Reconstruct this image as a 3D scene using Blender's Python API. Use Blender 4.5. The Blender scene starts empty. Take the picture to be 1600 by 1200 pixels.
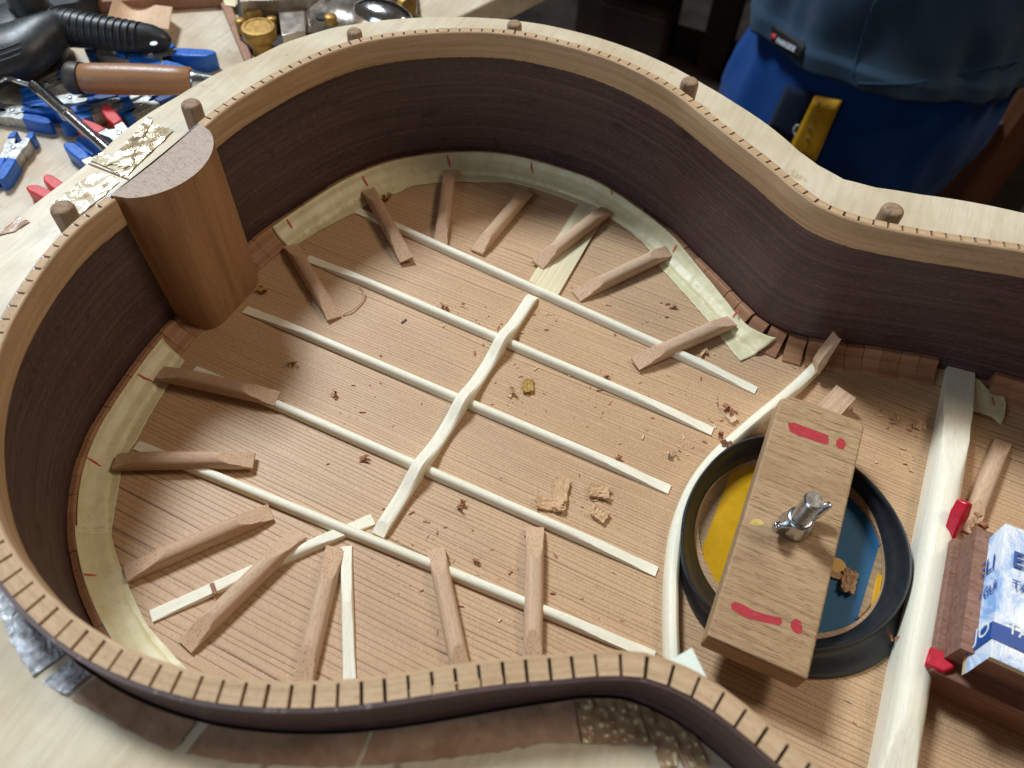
import bpy, bmesh, math, random
import numpy as np
from mathutils import Vector, Matrix, noise as mnoise
from mathutils.bvhtree import BVHTree
random.seed(7)
S = 0.001                      # everything below is measured in millimetres
sc = bpy.context.scene
COL = sc.collection
# ------------------------------------------------------------------ camera
YAW, PITCH, ROLL = 1.9705933, 0.9422794, 0.0638016
CAM = Vector((250.635, -194.1415, 321.049)); FPX = 1229.362
def cam_axes():
    a, b, c = YAW, PITCH, ROLL
    f = Vector((math.cos(a)*math.cos(b), math.sin(a)*math.cos(b), -math.sin(b)))
    r = Vector((math.sin(a), -math.cos(a), 0)); u = r.cross(f)
    return math.cos(c)*r+math.sin(c)*u, -math.sin(c)*r+math.cos(c)*u, f
CR, CU, CF = cam_axes()
cd = bpy.data.cameras.new('camera'); co = bpy.data.objects.new('camera', cd); COL.objects.link(co)
co.matrix_world = Matrix(((CR.x, CU.x, -CF.x, CAM.x*S), (CR.y, CU.y, -CF.y, CAM.y*S), (CR.z, CU.z, -CF.z, CAM.z*S), (0, 0, 0, 1)))
cd.sensor_width = 36; cd.lens = FPX/1600*36; cd.clip_start = 0.02; cd.clip_end = 20
cd.dof.use_dof = True; cd.dof.focus_distance = 0.375; cd.dof.aperture_fstop = 11.0
sc.camera = co
# ------------------------------------------------------------------ light
w = bpy.data.worlds.new('World'); sc.world = w; w.use_nodes = True
w.node_tree.nodes['Background'].inputs[0].default_value = (1.0, 0.78, 0.60, 1)
w.node_tree.nodes['Background'].inputs[1].default_value = 0.075
def area(name, loc, target, size, power, col, sy=None):
    l = bpy.data.lights.new(name, 'AREA'); l.energy = power; l.color = col
    l.shape = 'RECTANGLE'; l.size = size; l.size_y = sy or size
    o = bpy.data.objects.new(name, l); COL.objects.link(o)
    o.location = Vector(loc)*S
    d = (Vector(target)-Vector(loc)).normalized()
    o.rotation_euler = d.to_track_quat('-Z', 'Y').to_euler()
    return o
area('window_light', (-1450, 900, 2250), (170, 0, 0), 0.50, 94, (0.82, 0.92, 1.0), 0.6)
area('lamp_light', (980, 700, 1350), (250, 0, 0), 0.42, 8.2, (1.0, 0.85, 0.66))
area('side_window_light', (-650, -1350, 750), (150, 0, 0), 0.9, 8.5, (0.62, 0.81, 1.0))
sc.view_settings.view_transform = 'Standard'; sc.view_settings.look = 'None'
sc.view_settings.exposure = 0; sc.view_settings.gamma = 1
# ------------------------------------------------------------------ helpers
def at(px, py, z):
    """point of the plane at height z that the photograph shows at (px, py)"""
    d = (px-800)/FPX*CR-(py-600)/FPX*CU+CF
    t = (z-CAM.z)/d.z
    return CAM+d*t
def ray(px, py):
    return ((px-800)/FPX*CR-(py-600)/FPX*CU+CF).normalized()
def lin(h):
    h = h.lstrip('#'); o = []
    for i in (0, 2, 4):
        c = int(h[i:i+2], 16)/255
        o.append(c/12.92 if c <= .04045 else ((c+.055)/1.055)**2.4)
    return (*o, 1)
def tag(o, label=None, cat=None, group=None, kind=None):
    if label: o['label'] = label
    if cat: o['category'] = cat
    if group: o['group'] = group
    if kind: o['kind'] = kind
    return o
def empty(name, loc=(0, 0, 0), rz=0):
    o = bpy.data.objects.new(name, None); COL.objects.link(o)
    o.location = Vector(loc)*S; o.rotation_euler = (0, 0, rz); o.empty_display_size = .01
    return o
def mesh(name, V, F, mat, parent=None, sharp=35, uv=None, M=None, mats=None, fm=None):
    """V in mm (in the parent's frame); uv: one (u, v) per vertex, in mm"""
    me = bpy.data.meshes.new(name)
    me.from_pydata([(v[0]*S, v[1]*S, v[2]*S) for v in V], [], F)
    me.validate()
    if uv is not None:
        l = me.uv_layers.new(name='UVMap')
        for lp in me.loops: l.data[lp.index].uv = uv[lp.vertex_index]
    for m in (mats or [mat]): me.materials.append(m)
    if fm:
        for p, i in zip(me.polygons, fm): p.material_index = i
    bm = bmesh.new(); bm.from_mesh(me); bmesh.ops.recalc_face_normals(bm, faces=bm.faces); bm.to_mesh(me); bm.free()
    if sharp:
        me.shade_smooth(); me.set_sharp_from_angle(angle=math.radians(sharp))
        if fm:
            at_ = me.attributes.get('sharp_edge') or me.attributes.new('sharp_edge', 'BOOLEAN', 'EDGE'); em = {}
            for p in me.polygons:
                for e in p.edge_keys: em.setdefault(e, set()).add(p.material_index)
            for e in me.edges:
                if len(em.get(e.key, ())) > 1: at_.data[e.index].value = True
    o = bpy.data.objects.new(name, me); COL.objects.link(o)
    if M is not None: o.matrix_world = M
    if parent: o.parent = parent
    return o
def bevel(o, w=.4, seg=2, ang=35):
    m = o.modifiers.new('bevel', 'BEVEL'); m.width = w*S; m.segments = seg; m.limit_method = 'ANGLE'; m.angle_limit = math.radians(ang)
    return o
class B:
    def __init__(s): s.V = []; s.F = []
    def add(s, V, F):
        n = len(s.V); s.V += [tuple(v) for v in V]; s.F += [tuple(i+n for i in f) for f in F]; return s
    def box(s, c, d, R=None):
        V = []
        for x in (-1, 1):
            for y in (-1, 1):
                for z in (-1, 1):
                    p = Vector((x*d[0]/2, y*d[1]/2, z*d[2]/2))
                    if R is not None: p = R @ p
                    V.append(p+Vector(c))
        return s.add(V, [(0, 1, 3, 2), (4, 6, 7, 5), (0, 4, 5, 1), (2, 3, 7, 6), (0, 2, 6, 4), (1, 5, 7, 3)])
    def prism(s, poly, z0, z1, M=None):
        n = len(poly); V = [Vector((x, y, z0)) for x, y in poly]+[Vector((x, y, z1)) for x, y in poly]
        if M is not None: V = [M @ v for v in V]
        return s.add(V, [tuple(range(n))[::-1], tuple(range(n, 2*n))]+[(i, (i+1) % n, n+(i+1) % n, n+i) for i in range(n)])
    def lathe(s, prof, n=32, M=None, cap=True):
        V = []; F = []
        for r, z in prof:
            for k in range(n):
                a = 2*math.pi*k/n; p = Vector((r*math.cos(a), r*math.sin(a), z))
                V.append(M @ p if M is not None else p)
        for i in range(len(prof)-1):
            for k in range(n):
                k2 = (k+1) % n; F.append((i*n+k, i*n+k2, (i+1)*n+k2, (i+1)*n+k))
        if cap: F += [tuple(range(n))[::-1], tuple(range((len(prof)-1)*n, len(prof)*n))]
        return s.add(V, F)
    def tube(s, pts, rad, n=12):
        """swept tube; rad: number or list of (a, b) half sizes"""
        V = []; F = []; pts = [Vector(p) for p in pts]; N = len(pts)
        for i, p in enumerate(pts):
            d = (pts[min(i+1, N-1)]-pts[max(i-1, 0)]).normalized()
            side = d.cross(Vector((0, 0, 1)))
            if side.length < .05: side = Vector((1, 0, 0))
            side.normalize(); up = side.cross(d)
            ra = rad[i] if isinstance(rad, (list, tuple)) else rad
            a, b = ra if isinstance(ra, (list, tuple)) else (ra, ra)
            for k in range(n):
                t = 2*math.pi*k/n; V.append(p+side*a*math.cos(t)+up*b*math.sin(t))
        for i in range(N-1):
            for k in range(n):
                k2 = (k+1) % n; F.append((i*n+k, i*n+k2, (i+1)*n+k2, (i+1)*n+k))
        F += [tuple(range(n))[::-1], tuple(range((N-1)*n, N*n))]
        return s.add(V, F)
    def make(s, name, mat, parent=None, **k): return mesh(name, s.V, s.F, mat, parent, **k)
def frame(p, d, up=(0, 0, 1)):
    """matrix (mm) with local x along d, at p"""
    x = Vector(d).normalized(); y = Vector(up).cross(x).normalized(); z = x.cross(y)
    return Matrix(((x.x, y.x, z.x, p[0]), (x.y, y.y, z.y, p[1]), (x.z, y.z, z.z, p[2]), (0, 0, 0, 1)))
def metres(M):
    M = M.copy(); M.translation = M.translation*S; return M
def text_mesh(name, txt, size, mat, M, parent=None, bold=0.0, ext=.06, shear=0, wx=1.0):
    cu = bpy.data.curves.new(name, 'FONT'); cu.body = txt; cu.size = size; cu.extrude = ext; cu.offset = bold; cu.shear = shear
    to = bpy.data.objects.new('tmp', cu); COL.objects.link(to)
    me0 = to.to_mesh(); V = [M @ Vector((v.co.x*wx, v.co.y, v.co.z)) for v in me0.vertices]; F = [tuple(p.vertices) for p in me0.polygons]
    to.to_mesh_clear(); bpy.data.objects.remove(to); bpy.data.curves.remove(cu)
    return mesh(name, V, F, mat, parent, sharp=0)
# ------------------------------------------------------------------ materials
class N:
    def __init__(s, name, rough=.5, base=(.5, .5, .5, 1), metal=0, spec=.5, coat=0):
        s.m = bpy.data.materials.new(name); s.m.use_nodes = True; s.t = s.m.node_tree
        s.b = s.t.nodes['Principled BSDF']
        s.b.inputs['Roughness'].default_value = rough; s.b.inputs['Base Color'].default_value = base
        s.b.inputs['Metallic'].default_value = metal; s.b.inputs['Specular IOR Level'].default_value = spec
        s.b.inputs['Coat Weight'].default_value = coat
    def n(s, ty, **k):
        nd = s.t.nodes.new(ty)
        for a, v in k.items(): setattr(nd, a, v)
        return nd
    def l(s, a, b): s.t.links.new(a, b)
    def coord(s, kind='Object', scale=(1, 1, 1), rot=(0, 0, 0)):
        c = s.n('ShaderNodeTexCoord'); mp = s.n('ShaderNodeMapping'); f = 1 if kind == 'UV' else 1000
        mp.vector_type = 'POINT'
        mp.inputs['Scale'].default_value = [f*x for x in scale]; mp.inputs['Rotation'].default_value = rot
        s.l(c.outputs[kind], mp.inputs['Vector']); return mp.outputs[0]
    def noise(s, vec, scale=1, detail=4, rough=.55, dist=0):
        nd = s.n('ShaderNodeTexNoise'); nd.inputs['Scale'].default_value = scale; nd.inputs['Detail'].default_value = detail
        nd.inputs['Roughness'].default_value = rough; nd.inputs['Distortion'].default_value = dist
        s.l(vec, nd.inputs['Vector']); return nd.outputs['Fac']
    def ramp(s, fac, stops):
        r = s.n('ShaderNodeValToRGB'); e = r.color_ramp.elements
        while len(e) < len(stops): e.new(.5)
        for el, (p, c) in zip(e, stops):
            el.position = p; el.color = c if len(c) == 4 else (*c, 1)
        s.l(fac, r.inputs[0]); return r.outputs[0]
    def f(s, op, a, b=None, c=None, clamp=False):
        nd = s.n('ShaderNodeMath', operation=op); nd.use_clamp = clamp
        for i, x in enumerate((a, b, c)):
            if x is None: continue
            if isinstance(x, (int, float)): nd.inputs[i].default_value = x
            else: s.l(x, nd.inputs[i])
        return nd.outputs[0]
    def mix(s, fac, a, b, mode='MIX'):
        nd = s.n('ShaderNodeMix', data_type='RGBA', blend_type=mode)
        for i, x in ((0, fac), (6, a), (7, b)):
            if isinstance(x, (int, float)): nd.inputs[i].default_value = x
            elif isinstance(x, tuple): nd.inputs[i].default_value = x
            else: s.l(x, nd.inputs[i])
        return nd.outputs[2]
    def bump(s, h, dist=.05, strength=1, prev=None):
        b = s.n('ShaderNodeBump'); b.inputs['Distance'].default_value = dist*S; b.inputs['Strength'].default_value = strength
        s.l(h, b.inputs['Height'])
        if prev is not None: s.l(prev, b.inputs['Normal'])
        s.l(b.outputs[0], s.b.inputs['Normal']); return b.outputs[0]
    def col(s, c): s.l(c, s.b.inputs['Base Color'])
G1 = lambda v: (v, v, v, 1)
def wood(name, light, dark, coord='Object', ax=0, freq=.55, stretch=.03, pore=.5, porecol=None, rough=.6, spec=.35, bump=.06, blotch=.25, lines=0):
    """grain runs along axis ax; frequencies per mm"""
    k = N(name, rough=rough, spec=spec)
    def sc_(a, c): v = [c, c, c]; v[ax] = a; return tuple(v)
    g = k.noise(k.coord(coord, sc_(freq*stretch, freq)), 1, 7, .6, .3)
    c = k.ramp(g, [(.34, dark), (.6, light)])
    lo = k.noise(k.coord(coord, (.03, .03, .03)), 1, 3)
    c = k.mix(k.f('MULTIPLY', k.f('SUBTRACT', lo, .5), blotch*4, clamp=True), c, dark)
    h = g
    if lines:
        wv = k.noise(k.coord(coord, sc_(.004, lines)), 1, 2, .4)
        fr = k.f('FRACT', k.f('MULTIPLY', wv, 9))
        c = k.mix(k.f('MULTIPLY', k.f('POWER', fr, 3), .55), c, dark)
    if pore:
        p = k.noise(k.coord(coord, sc_(.38, 3.6)), 1, 2, .5)
        pm = k.ramp(p, [(.60, G1(0)), (.68, G1(1))])
        c = k.mix(k.f('MULTIPLY', pm, pore), c, porecol or tuple(x*.35 for x in dark[:3])+(1,))
        h = k.f('SUBTRACT', g, k.f('MULTIPLY', pm, .8))
    fine = k.noise(k.coord(coord, sc_(.5, 6)), 1, 3)
    c = k.mix(.35, c, k.mix(fine, dark, light))
    k.col(c); k.bump(k.f('ADD', h, k.f('MULTIPLY', fine, .4)), bump)
    return k.m
M = {}
M['stick'] = wood('stick_wood', lin('dabb9d'), lin('bb9674'), pore=.6, porecol=lin('6a4835'), rough=.62, bump=.05)
M['stick_b'] = wood('stick_wood_redder', lin('cfac8d'), lin('ad8565'), pore=.6, porecol=lin('5f3f2c'), rough=.62, bump=.05)
k = N('stick_cut_face_grain', rough=.7, spec=.3); sp = k.noise(k.coord('Object', (.7, 3.0, 3.0)), 1, 2, .5)
c = k.mix(k.noise(k.coord('Object', (.2, .4, .4)), 1, 4), lin('c39c7c'), lin('dcb999')); c = k.mix(k.ramp(sp, [(.58, G1(0)), (.64, G1(.65))]), c, lin('6b4835')); k.col(c); k.bump(k.f('SUBTRACT', 1, sp), .12); M['cut'] = k.m
M['pale'] = wood('pale_spruce', lin('faf5e4'), lin('ebe1c4'), pore=.12, freq=.9, stretch=.012, rough=.5, blotch=.1, bump=.05)
M['pale_y'] = wood('pale_spruce_across', lin('efe4c2'), lin('d3c091'), ax=1, pore=.1, freq=.9, stretch=.012, rough=.45, blotch=.1, bump=.05)
M['block'] = wood('block_cedar', lin('b1875f'), lin('8f6645'), ax=2, pore=.5, porecol=lin('54301f'), freq=.22, rough=.55, bump=.08)
M['blockend'] = wood('block_end_grain', lin('c9b6a6'), lin('a08a7b'), ax=0, stretch=.8, freq=2.2, pore=.6, porecol=lin('7a6558'), rough=.7, bump=.1)
M['lin_low'] = wood('lining_cedar', lin('b28360'), lin('8f6344'), coord='Object', ax=0, freq=.5, pore=.5, porecol=lin('5c341f'), rough=.6)
M['lin_low2'] = wood('lining_cedar_light', lin('b98a66'), lin('946848'), coord='Object', ax=0, freq=.5, pore=.5, porecol=lin('5c341f'), rough=.6)
M['lin_low3'] = wood('lining_cedar_red', lin('aa7b59'), lin('875c40'), coord='Object', ax=0, freq=.5, pore=.5, porecol=lin('52291a'), rough=.6)
M['lin_up'] = wood('upper_lining_wood', lin('cfb08c'), lin('a98862'), coord='UV', ax=0, freq=.5, pore=.55, porecol=lin('7b5a44'), rough=.6, bump=.07, blotch=.5)
M['rose'] = None
k = N('dark_rosewood', rough=.36, spec=.5)
g = k.noise(k.coord('UV', (.006, .45, .45)), 1, 8, .65, .4)
c = k.ramp(g, [(.33, lin('362625')), (.5, lin('4b3535')), (.66, lin('614848'))])
st = k.noise(k.coord('UV', (.012, 1.6, 1.6)), 1, 4, .6)
c = k.mix(k.ramp(st, [(.5, G1(0)), (.64, G1(.45))]), c, lin('33252a'))
sp = k.noise(k.coord('UV', (.05, .09, .09)), 1, 3)
c = k.mix(k.ramp(sp, [(.63, G1(0)), (.7, G1(.7))]), c, lin('241719'))
po = k.noise(k.coord('UV', (.25, 3.5, 3.5)), 1, 2)
c = k.mix(k.ramp(po, [(.6, G1(0)), (.7, G1(.5))]), c, lin('9b8480'))
k.col(c); k.bump(k.f('ADD', st, po), .12); k.l(k.ramp(g, [(.3, G1(.3)), (.7, G1(.46))]), k.b.inputs['Roughness'])
M['rose'] = k.m
# soundboard: growth rings close together at the joint, wide at the edges, with fine silk across them
k = N('soundboard_spruce', rough=.5, spec=.4)
tc = k.coord('Object', (1, 1, 1)); sx = k.n('ShaderNodeSeparateXYZ'); k.l(tc, sx.inputs[0])
wob = k.noise(k.coord('Object', (.006, .05, .05)), 1, 2)
ay = k.f('ABSOLUTE', k.f('ADD', sx.outputs[1], k.f('MULTIPLY', k.f('SUBTRACT', wob, .5), 5)))
u = k.f('MULTIPLY', k.f('SUBTRACT', 1, k.f('POWER', 2.71828, k.f('DIVIDE', ay, -165))), 165/1.32)
u = k.f('ADD', u, k.f('MULTIPLY', k.noise(k.coord('Object', (.002, .22, .22)), 1, 2), 2.2))
fr = k.f('FRACT', u); ring = k.f('FLOOR', u)
wn = k.n('ShaderNodeTexWhiteNoise', noise_dimensions='1D'); k.l(ring, wn.inputs['W'])
late = k.ramp(fr, [(0, G1(.15)), (.05, G1(0)), (.7, G1(.03)), (.88, G1(.3)), (.93, G1(1)), (.98, G1(1)), (1, G1(.15))])
late = k.f('MULTIPLY', late, k.f('ADD', k.f('MULTIPLY', wn.outputs[0], .45), .48))
base = k.mix(k.noise(k.coord('Object', (.008, .012, .012)), 1, 4), lin('bc956f'), lin('d5b38c'))
base = k.mix(k.ramp(k.noise(k.coord('Object', (.012, .03, .03)), 1, 5, .6), [(.45, G1(0)), (.75, G1(.4))]), base, lin('a98464'))
c = k.mix(late, base, lin('64402a'))
silk = k.noise(k.coord('Object', (2.6, .35, 1)), 1, 3, .6)
c = k.mix(k.ramp(silk, [(.36, G1(.32)), (.5, G1(0))]), c, lin('8e6748'))
c = k.mix(k.ramp(k.noise(k.coord('Object', (1.5, .5, 1)), 1, 2), [(.58, G1(0)), (.75, G1(.4))]), c, lin('efd3b6'))
k.col(c); k.bump(k.f('SUBTRACT', k.f('MULTIPLY', silk, .6), late), .08)
M['top'] = k.m
def ply(name, a, b_, rough=.5):
    k = N(name, rough=rough, spec=.45)
    c = k.ramp(k.noise(k.coord('Object', (.02, .02, .02)), 1, 5, .6), [(.35, b_), (.65, a)])
    gr = k.noise(k.coord('Object', (.35, .03, .2), (0, 0, .5)), 1, 6, .65)
    c = k.mix(k.ramp(gr, [(.3, G1(.45)), (.55, G1(0))]), c, tuple(x*.72 for x in b_[:3])+(1,))
    # dings, glue spots and scratches
    sp = k.noise(k.coord('Object', (.06, .06, .06)), 1, 5, .7)
    c = k.mix(k.ramp(sp, [(.64, G1(0)), (.70, G1(.55))]), c, lin('a88a52'))
    vo = k.n('ShaderNodeTexVoronoi', feature='DISTANCE_TO_EDGE'); vo.inputs['Scale'].default_value = 1
    k.l(k.coord('Object', (.012, .045, .02), (0, 0, .9)), vo.inputs['Vector'])
    scr = k.ramp(vo.outputs['Distance'], [(0, G1(.22)), (.004, G1(0))])
    c = k.mix(scr, c, lin('f7f2e2'))
    vd = k.n('ShaderNodeTexVoronoi'); vd.inputs['Scale'].default_value = 1; k.l(k.coord('Object', (.035, .035, .035)), vd.inputs['Vector'])
    c = k.mix(k.ramp(vd.outputs['Distance'], [(.035, G1(.7)), (.06, G1(0))]), c, lin('6b5c48'))
    fine = k.noise(k.coord('Object', (1.3, 1.3, 1.3)), 1, 4)
    c = k.mix(.12, c, k.mix(fine, (0.2, .15, .1, 1), (1, 1, 1, 1)))
    k.col(c); k.bump(k.f('ADD', k.f('MULTIPLY', gr, .8), k.f('MULTIPLY', fine, .4)), .09); return k.m
M['mould'] = ply('mould_plywood', lin('e2d4b8'), lin('ccb894'), .3)
M['bench'] = ply('bench_top', lin('dccfb8'), lin('bfa685'), .32)
M['dowel'] = wood('dowel_wood', lin('b09274'), lin('6e5443'), ax=2, pore=.7, porecol=lin('46332a'), rough=.7)
def tapem(name, base, alt, rough=.45, alpha=None, bs=.15, freq=.12, cst=.1):
    k = N(name, rough=rough, spec=.5)
    n1 = k.noise(k.coord('Object', (freq,)*3), 1, 6, .6, .4)
    c = k.ramp(n1, [(.35, alt), (.62, base)])
    fl = k.noise(k.coord('Object', (.5, .5, .5)), 1, 3)
    c = k.mix(k.ramp(fl, [(.66, G1(0)), (.72, G1(.35))]), c, tuple(x*.45 for x in alt[:3])+(1,))
    k.col(c); cr = k.noise(k.coord('Object', (2.2, 2.2, 2.2)), 1, 2); k.bump(k.f('ADD', k.f('MULTIPLY', n1, 2), k.f('MULTIPLY', cr, cst*4)), bs)
    return k
M['mask'] = tapem('masking_tape', lin('e6dcb4'), lin('d8cb9d'), .42).m
M['brown'] = tapem('brown_packing_tape', lin('b8957a'), lin('9d7a5f'), .2, bs=.25).m
def crumple(name, stops, rough, metal, fq=.28, bs=.9):
    k = N(name, rough=rough, metal=metal, spec=.8)
    vo = k.n('ShaderNodeTexVoronoi', feature='F1'); vo.inputs['Scale'].default_value = 1; vo.inputs['Randomness'].default_value = 1
    k.l(k.coord('Object', (fq, fq*.6, fq), (0, 0, .7)), vo.inputs['Vector'])
    n1 = k.noise(k.coord('Object', (fq*.5,)*3), 1, 6, .65, 1.5)
    k.col(k.ramp(n1, stops)); k.bump(k.f('ADD', vo.outputs['Distance'], n1), bs); return k.m
M['crumple_gold'] = crumple('crumpled_tape_gold', [(.3, lin('8a7460')), (.5, lin('bca883')), (.62, lin('f0e4c0'))], .2, .3, .12, .9)
M['crumple_clear'] = crumple('crumpled_tape_clear', [(.33, lin('b08a62')), (.48, lin('d8c9a8')), (.6, lin('ece6d2'))], .16, .05, .16, .7)
M['crumple_silver'] = crumple('crumpled_tape_silver', [(.32, lin('8f8780')), (.5, lin('b5b5b8')), (.66, lin('e3e8f0'))], .24, .15, .35, .8)  # bright bluish end is the window's reflection put into the colour
def flat(name, hexc, rough=.5, metal=0, spec=.5, coat=0, var=.12, fq=.3, bs=.04):
    k = N(name, rough=rough, metal=metal, spec=spec, coat=coat); b = lin(hexc)
    n1 = k.noise(k.coord('Object', (fq,)*3), 1, 5, .6)
    k.col(k.ramp(n1, [(.3, tuple(x*(1-var*2) for x in b[:3])+(1,)), (.7, tuple(min(1, x*(1+var)) for x in b[:3])+(1,))]))
    k.l(k.f('ADD', k.f('MULTIPLY', k.f('SUBTRACT', n1, .5), .25), rough, clamp=True), k.b.inputs['Roughness'])
    k.bump(n1, bs); return k.m
M['rubber'] = flat('black_rubber', '2b2d31', .38, bs=.1)
M['steel'] = flat('zinc_steel', 'c9cdd2', .24, metal=1, fq=.5, bs=.012)
M['chrome'] = flat('chrome', 'dfe4ea', .14, metal=1, var=.02, bs=.0)
M['clampmetal'] = flat('clamp_plate', 'b9bab6', .36, metal=.75, var=.25)
M['darkmetal'] = flat('dark_iron', '453e3c', .5, metal=.4)
M['blue'] = flat('blue_grip', '1c62bd', .34, var=.12)
M['navy'] = flat('dark_blue_grip', '18407e', .4, var=.1)
M['red'] = flat('red_plastic', 'cf1f35', .3, var=.08)
M['redgrip'] = flat('red_grip', 'cf3b3c', .42, var=.12)
k = N('red_marker', rough=.6, spec=.3); ik = k.noise(k.coord('Object', (.5, 2.6, 2.6)), 1, 4, .65)
k.col(k.ramp(ik, [(.36, lin('8f3a35')), (.46, lin('b02f3a')), (.62, lin('b83743')), (.7, lin('b9705c'))])); k.bump(ik, .08); M['redpen'] = k.m
M['pencil'] = flat('red_pencil', 'cf5a4d', .7, var=.1)
M['blackp'] = flat('black_plastic', '2c2f34', .42, var=.15, bs=.08)
M['brass'] = flat('brass', 'a88444', .5, metal=.6, var=.15)
M['plate'] = flat('plane_steel', 'b9ada0', .32, metal=.85, var=.2, fq=.1)
M['planebody'] = flat('plane_body', '37312e', .4, metal=.5)
M['chisel'] = wood('chisel_handle_wood', lin('ac7d56'), lin('815838'), ax=0, pore=.6, porecol=lin('5a3318'), freq=.2, rough=.38, spec=.5)
def barwood():
    k = N('crossbar_oak', rough=.62, spec=.3)
    c = k.mix(k.noise(k.coord('Object', (.02, .5, .5)), 1, 5, .6), lin('a17f5a'), lin('c9aa84'))
    ln = k.noise(k.coord('Object', (.035, 1.5, 1.5)), 1, 4, .65)
    c = k.mix(k.ramp(ln, [(.53, G1(0)), (.61, G1(.55))]), c, lin('73563a'))
    po = k.noise(k.coord('Object', (.16, 3.2, 3.2)), 1, 2)
    c = k.mix(k.ramp(po, [(.6, G1(0)), (.66, G1(.8))]), c, lin('553a28'))
    c = k.mix(k.ramp(k.noise(k.coord('Object', (1, 1, 1)), 1, 5, .7), [(.62, G1(0)), (.75, G1(.3))]), c, lin('e3d2bd'))
    c = k.mix(k.ramp(k.noise(k.coord('Object', (.03, .05, .05)), 1, 4), [(.5, G1(0)), (.72, G1(.4))]), c, lin('8a694c'))
    k.col(c); k.bump(k.f('SUBTRACT', 1, k.f('ADD', po, ln)), .22); return k.m
M['bar'] = barwood()
k = N('printed_plastic', rough=.25, spec=.6); n1 = k.noise(k.coord('Object', (.09, .05, .09), (0, 0, .5)), 1, 5, .65, 1.2)
k.col(k.ramp(n1, [(.38, lin('8db4e6')), (.52, lin('dce6f4')), (.7, lin('eef2f8'))])); k.bump(n1, 1.2); M['paper'] = k.m
M['tri'] = flat('woven_paper', 'e3ecdf', .7, var=.08, fq=1.4, bs=.15)
M['sand'] = flat('veneer_card', 'dcb896', .6, var=.08)
M['yellow'] = flat('yellow_print', 'd9a413', .35, var=.1, fq=.08)
M['bluep'] = flat('blue_print', '1d6796', .62, var=.1, fq=.1)
M['disc'] = wood('under_board', lin('bba078'), lin('94785a'), pore=.3, freq=.6, rough=.6)
M['mahog'] = wood('mahogany_block', lin('a87f6c'), lin('7b5545'), ax=0, pore=.85, porecol=lin('4f3026'), rough=.6, bump=.12)
M['mahog2'] = wood('rosewood_strip', lin('b0856a'), lin('8a5f48'), ax=1, pore=.4, rough=.5)
M['chip'] = wood('chip_wood', lin('e0bb92'), lin('bb8f66'), pore=.5, porecol=lin('7a4a28'), freq=1.5, rough=.65, bump=.15)
M['chipr'] = wood('red_chip_wood', lin('b9805f'), lin('87503a'), pore=.4, freq=1.5, rough=.65, bump=.15)
M['chipw'] = wood('pale_chip_wood', lin('e8cfb0'), lin('c9a27e'), pore=.2, freq=1.5, rough=.65, bump=.1)
M['gold'] = wood('golden_chip_wood', lin('c39c55'), lin('95702f'), pore=.3, freq=1.5, rough=.55)
M['darkroom'] = flat('unlit_wall', '15110f', .9, var=.4, fq=.004)  # near-black colour stands in for the lack of light back there
M['floor'] = flat('workshop_floor', '3b3028', .8, var=.4, fq=.01)
M['shelfw'] = flat('dim_shelf_wood', '3a2a20', .7, var=.3, fq=.01)
M['plank'] = wood('plank_wood', lin('8a5a3c'), lin('5e3b27'), ax=2, pore=.4, freq=.1, rough=.6)
M['plankg'] = flat('grey_board', '57534c', .8, var=.3, fq=.01)
def cloth(name, a, b_, seam=None):
    k = N(name, rough=.95, spec=.1); k.b.inputs['Sheen Weight'].default_value = .08
    c = k.mix(k.noise(k.coord('Object', (.02, .02, .02)), 1, 5), b_, a)
    c = k.mix(.3, c, k.mix(k.noise(k.coord('Object', (.6, .6, .9)), 1, 3), b_, a))
    k.col(c); k.bump(k.noise(k.coord('Object', (1.2, 1.2, 1.2)), 1, 3), .5); return k.m
M['shirt'] = cloth('shirt_cloth', lin('3d5266'), lin('2a3a4b'))
M['trouser'] = cloth('trouser_cloth', lin('184c93'), lin('103874'))
M['navycloth'] = cloth('navy_cloth', lin('222b40'), lin('182033'))
M['skin'] = flat('skin', 'c69478', .55)
M['labelblack'] = flat('label_black', '131214', .7)
M['white'] = flat('white_print', 'e6eaf2', .6, var=.03)
M['inkblue'] = flat('blue_ink', '1f4f9a', .5, var=.08)
M['inkcream'] = flat('ruler_yellow', 'd7a01e', .5)
M['inkdark'] = flat('grey_ink', '6d6454', .6)
# ------------------------------------------------------------------ outline of the body (polar, about x = 170 on the centre line)
CX = 170.
RT = [182.7,184.,187.2,191.2,193.8,195.7,197.6,199.4,200.9,201.9,202.1,201.6,200.1,197.3,193.9,189.6,184.5,178.9,172.7,166.5,160.4,154.9,150.7,148.2,147.5,147.9,151.6,165.,196.8,241.8,285.,311.4,319.9,319.6,317.6,316.4,316.1,316.4,317.5,319.7,320.5,312.,283.3,235.3,191.5,165.1,153.1,149.8,150.,151.1,152.8,156.,160.8,166.7,172.5,178.,183.,187.5,191.5,195.6,198.3,199.7,201.,201.9,202.,200.4,197.7,194.6,191.5,189.2,186.1,183.6]
RB = [183.7,184.1,185.8,188.5,191.,194.1,197.8,200.4,201.6,201.7,200.9,199.5,197.5,195.2,192.3,188.3,183.5,177.9,172.1,166.5,161.2,156.3,151.4,146.6,142.6,141.9,148.8,167.9,201.3,244.2,285.,311.,319.8,319.7,317.6,316.5,316.1,316.4,317.7,320.2,320.2,309.2,278.7,238.9,196.8,163.6,150.8,147.7,148.2,149.6,151.8,155.5,160.6,165.6,170.6,176.9,183.,187.,191.4,196.,199.3,201.1,202.,202.1,201.2,198.9,195.4,191.6,189.,187.3,185.8,184.4]
HT, HB, ZM = 89.1, 8.6, 67.0        # top of the sides, top of the lower lining, top of the mould
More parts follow.
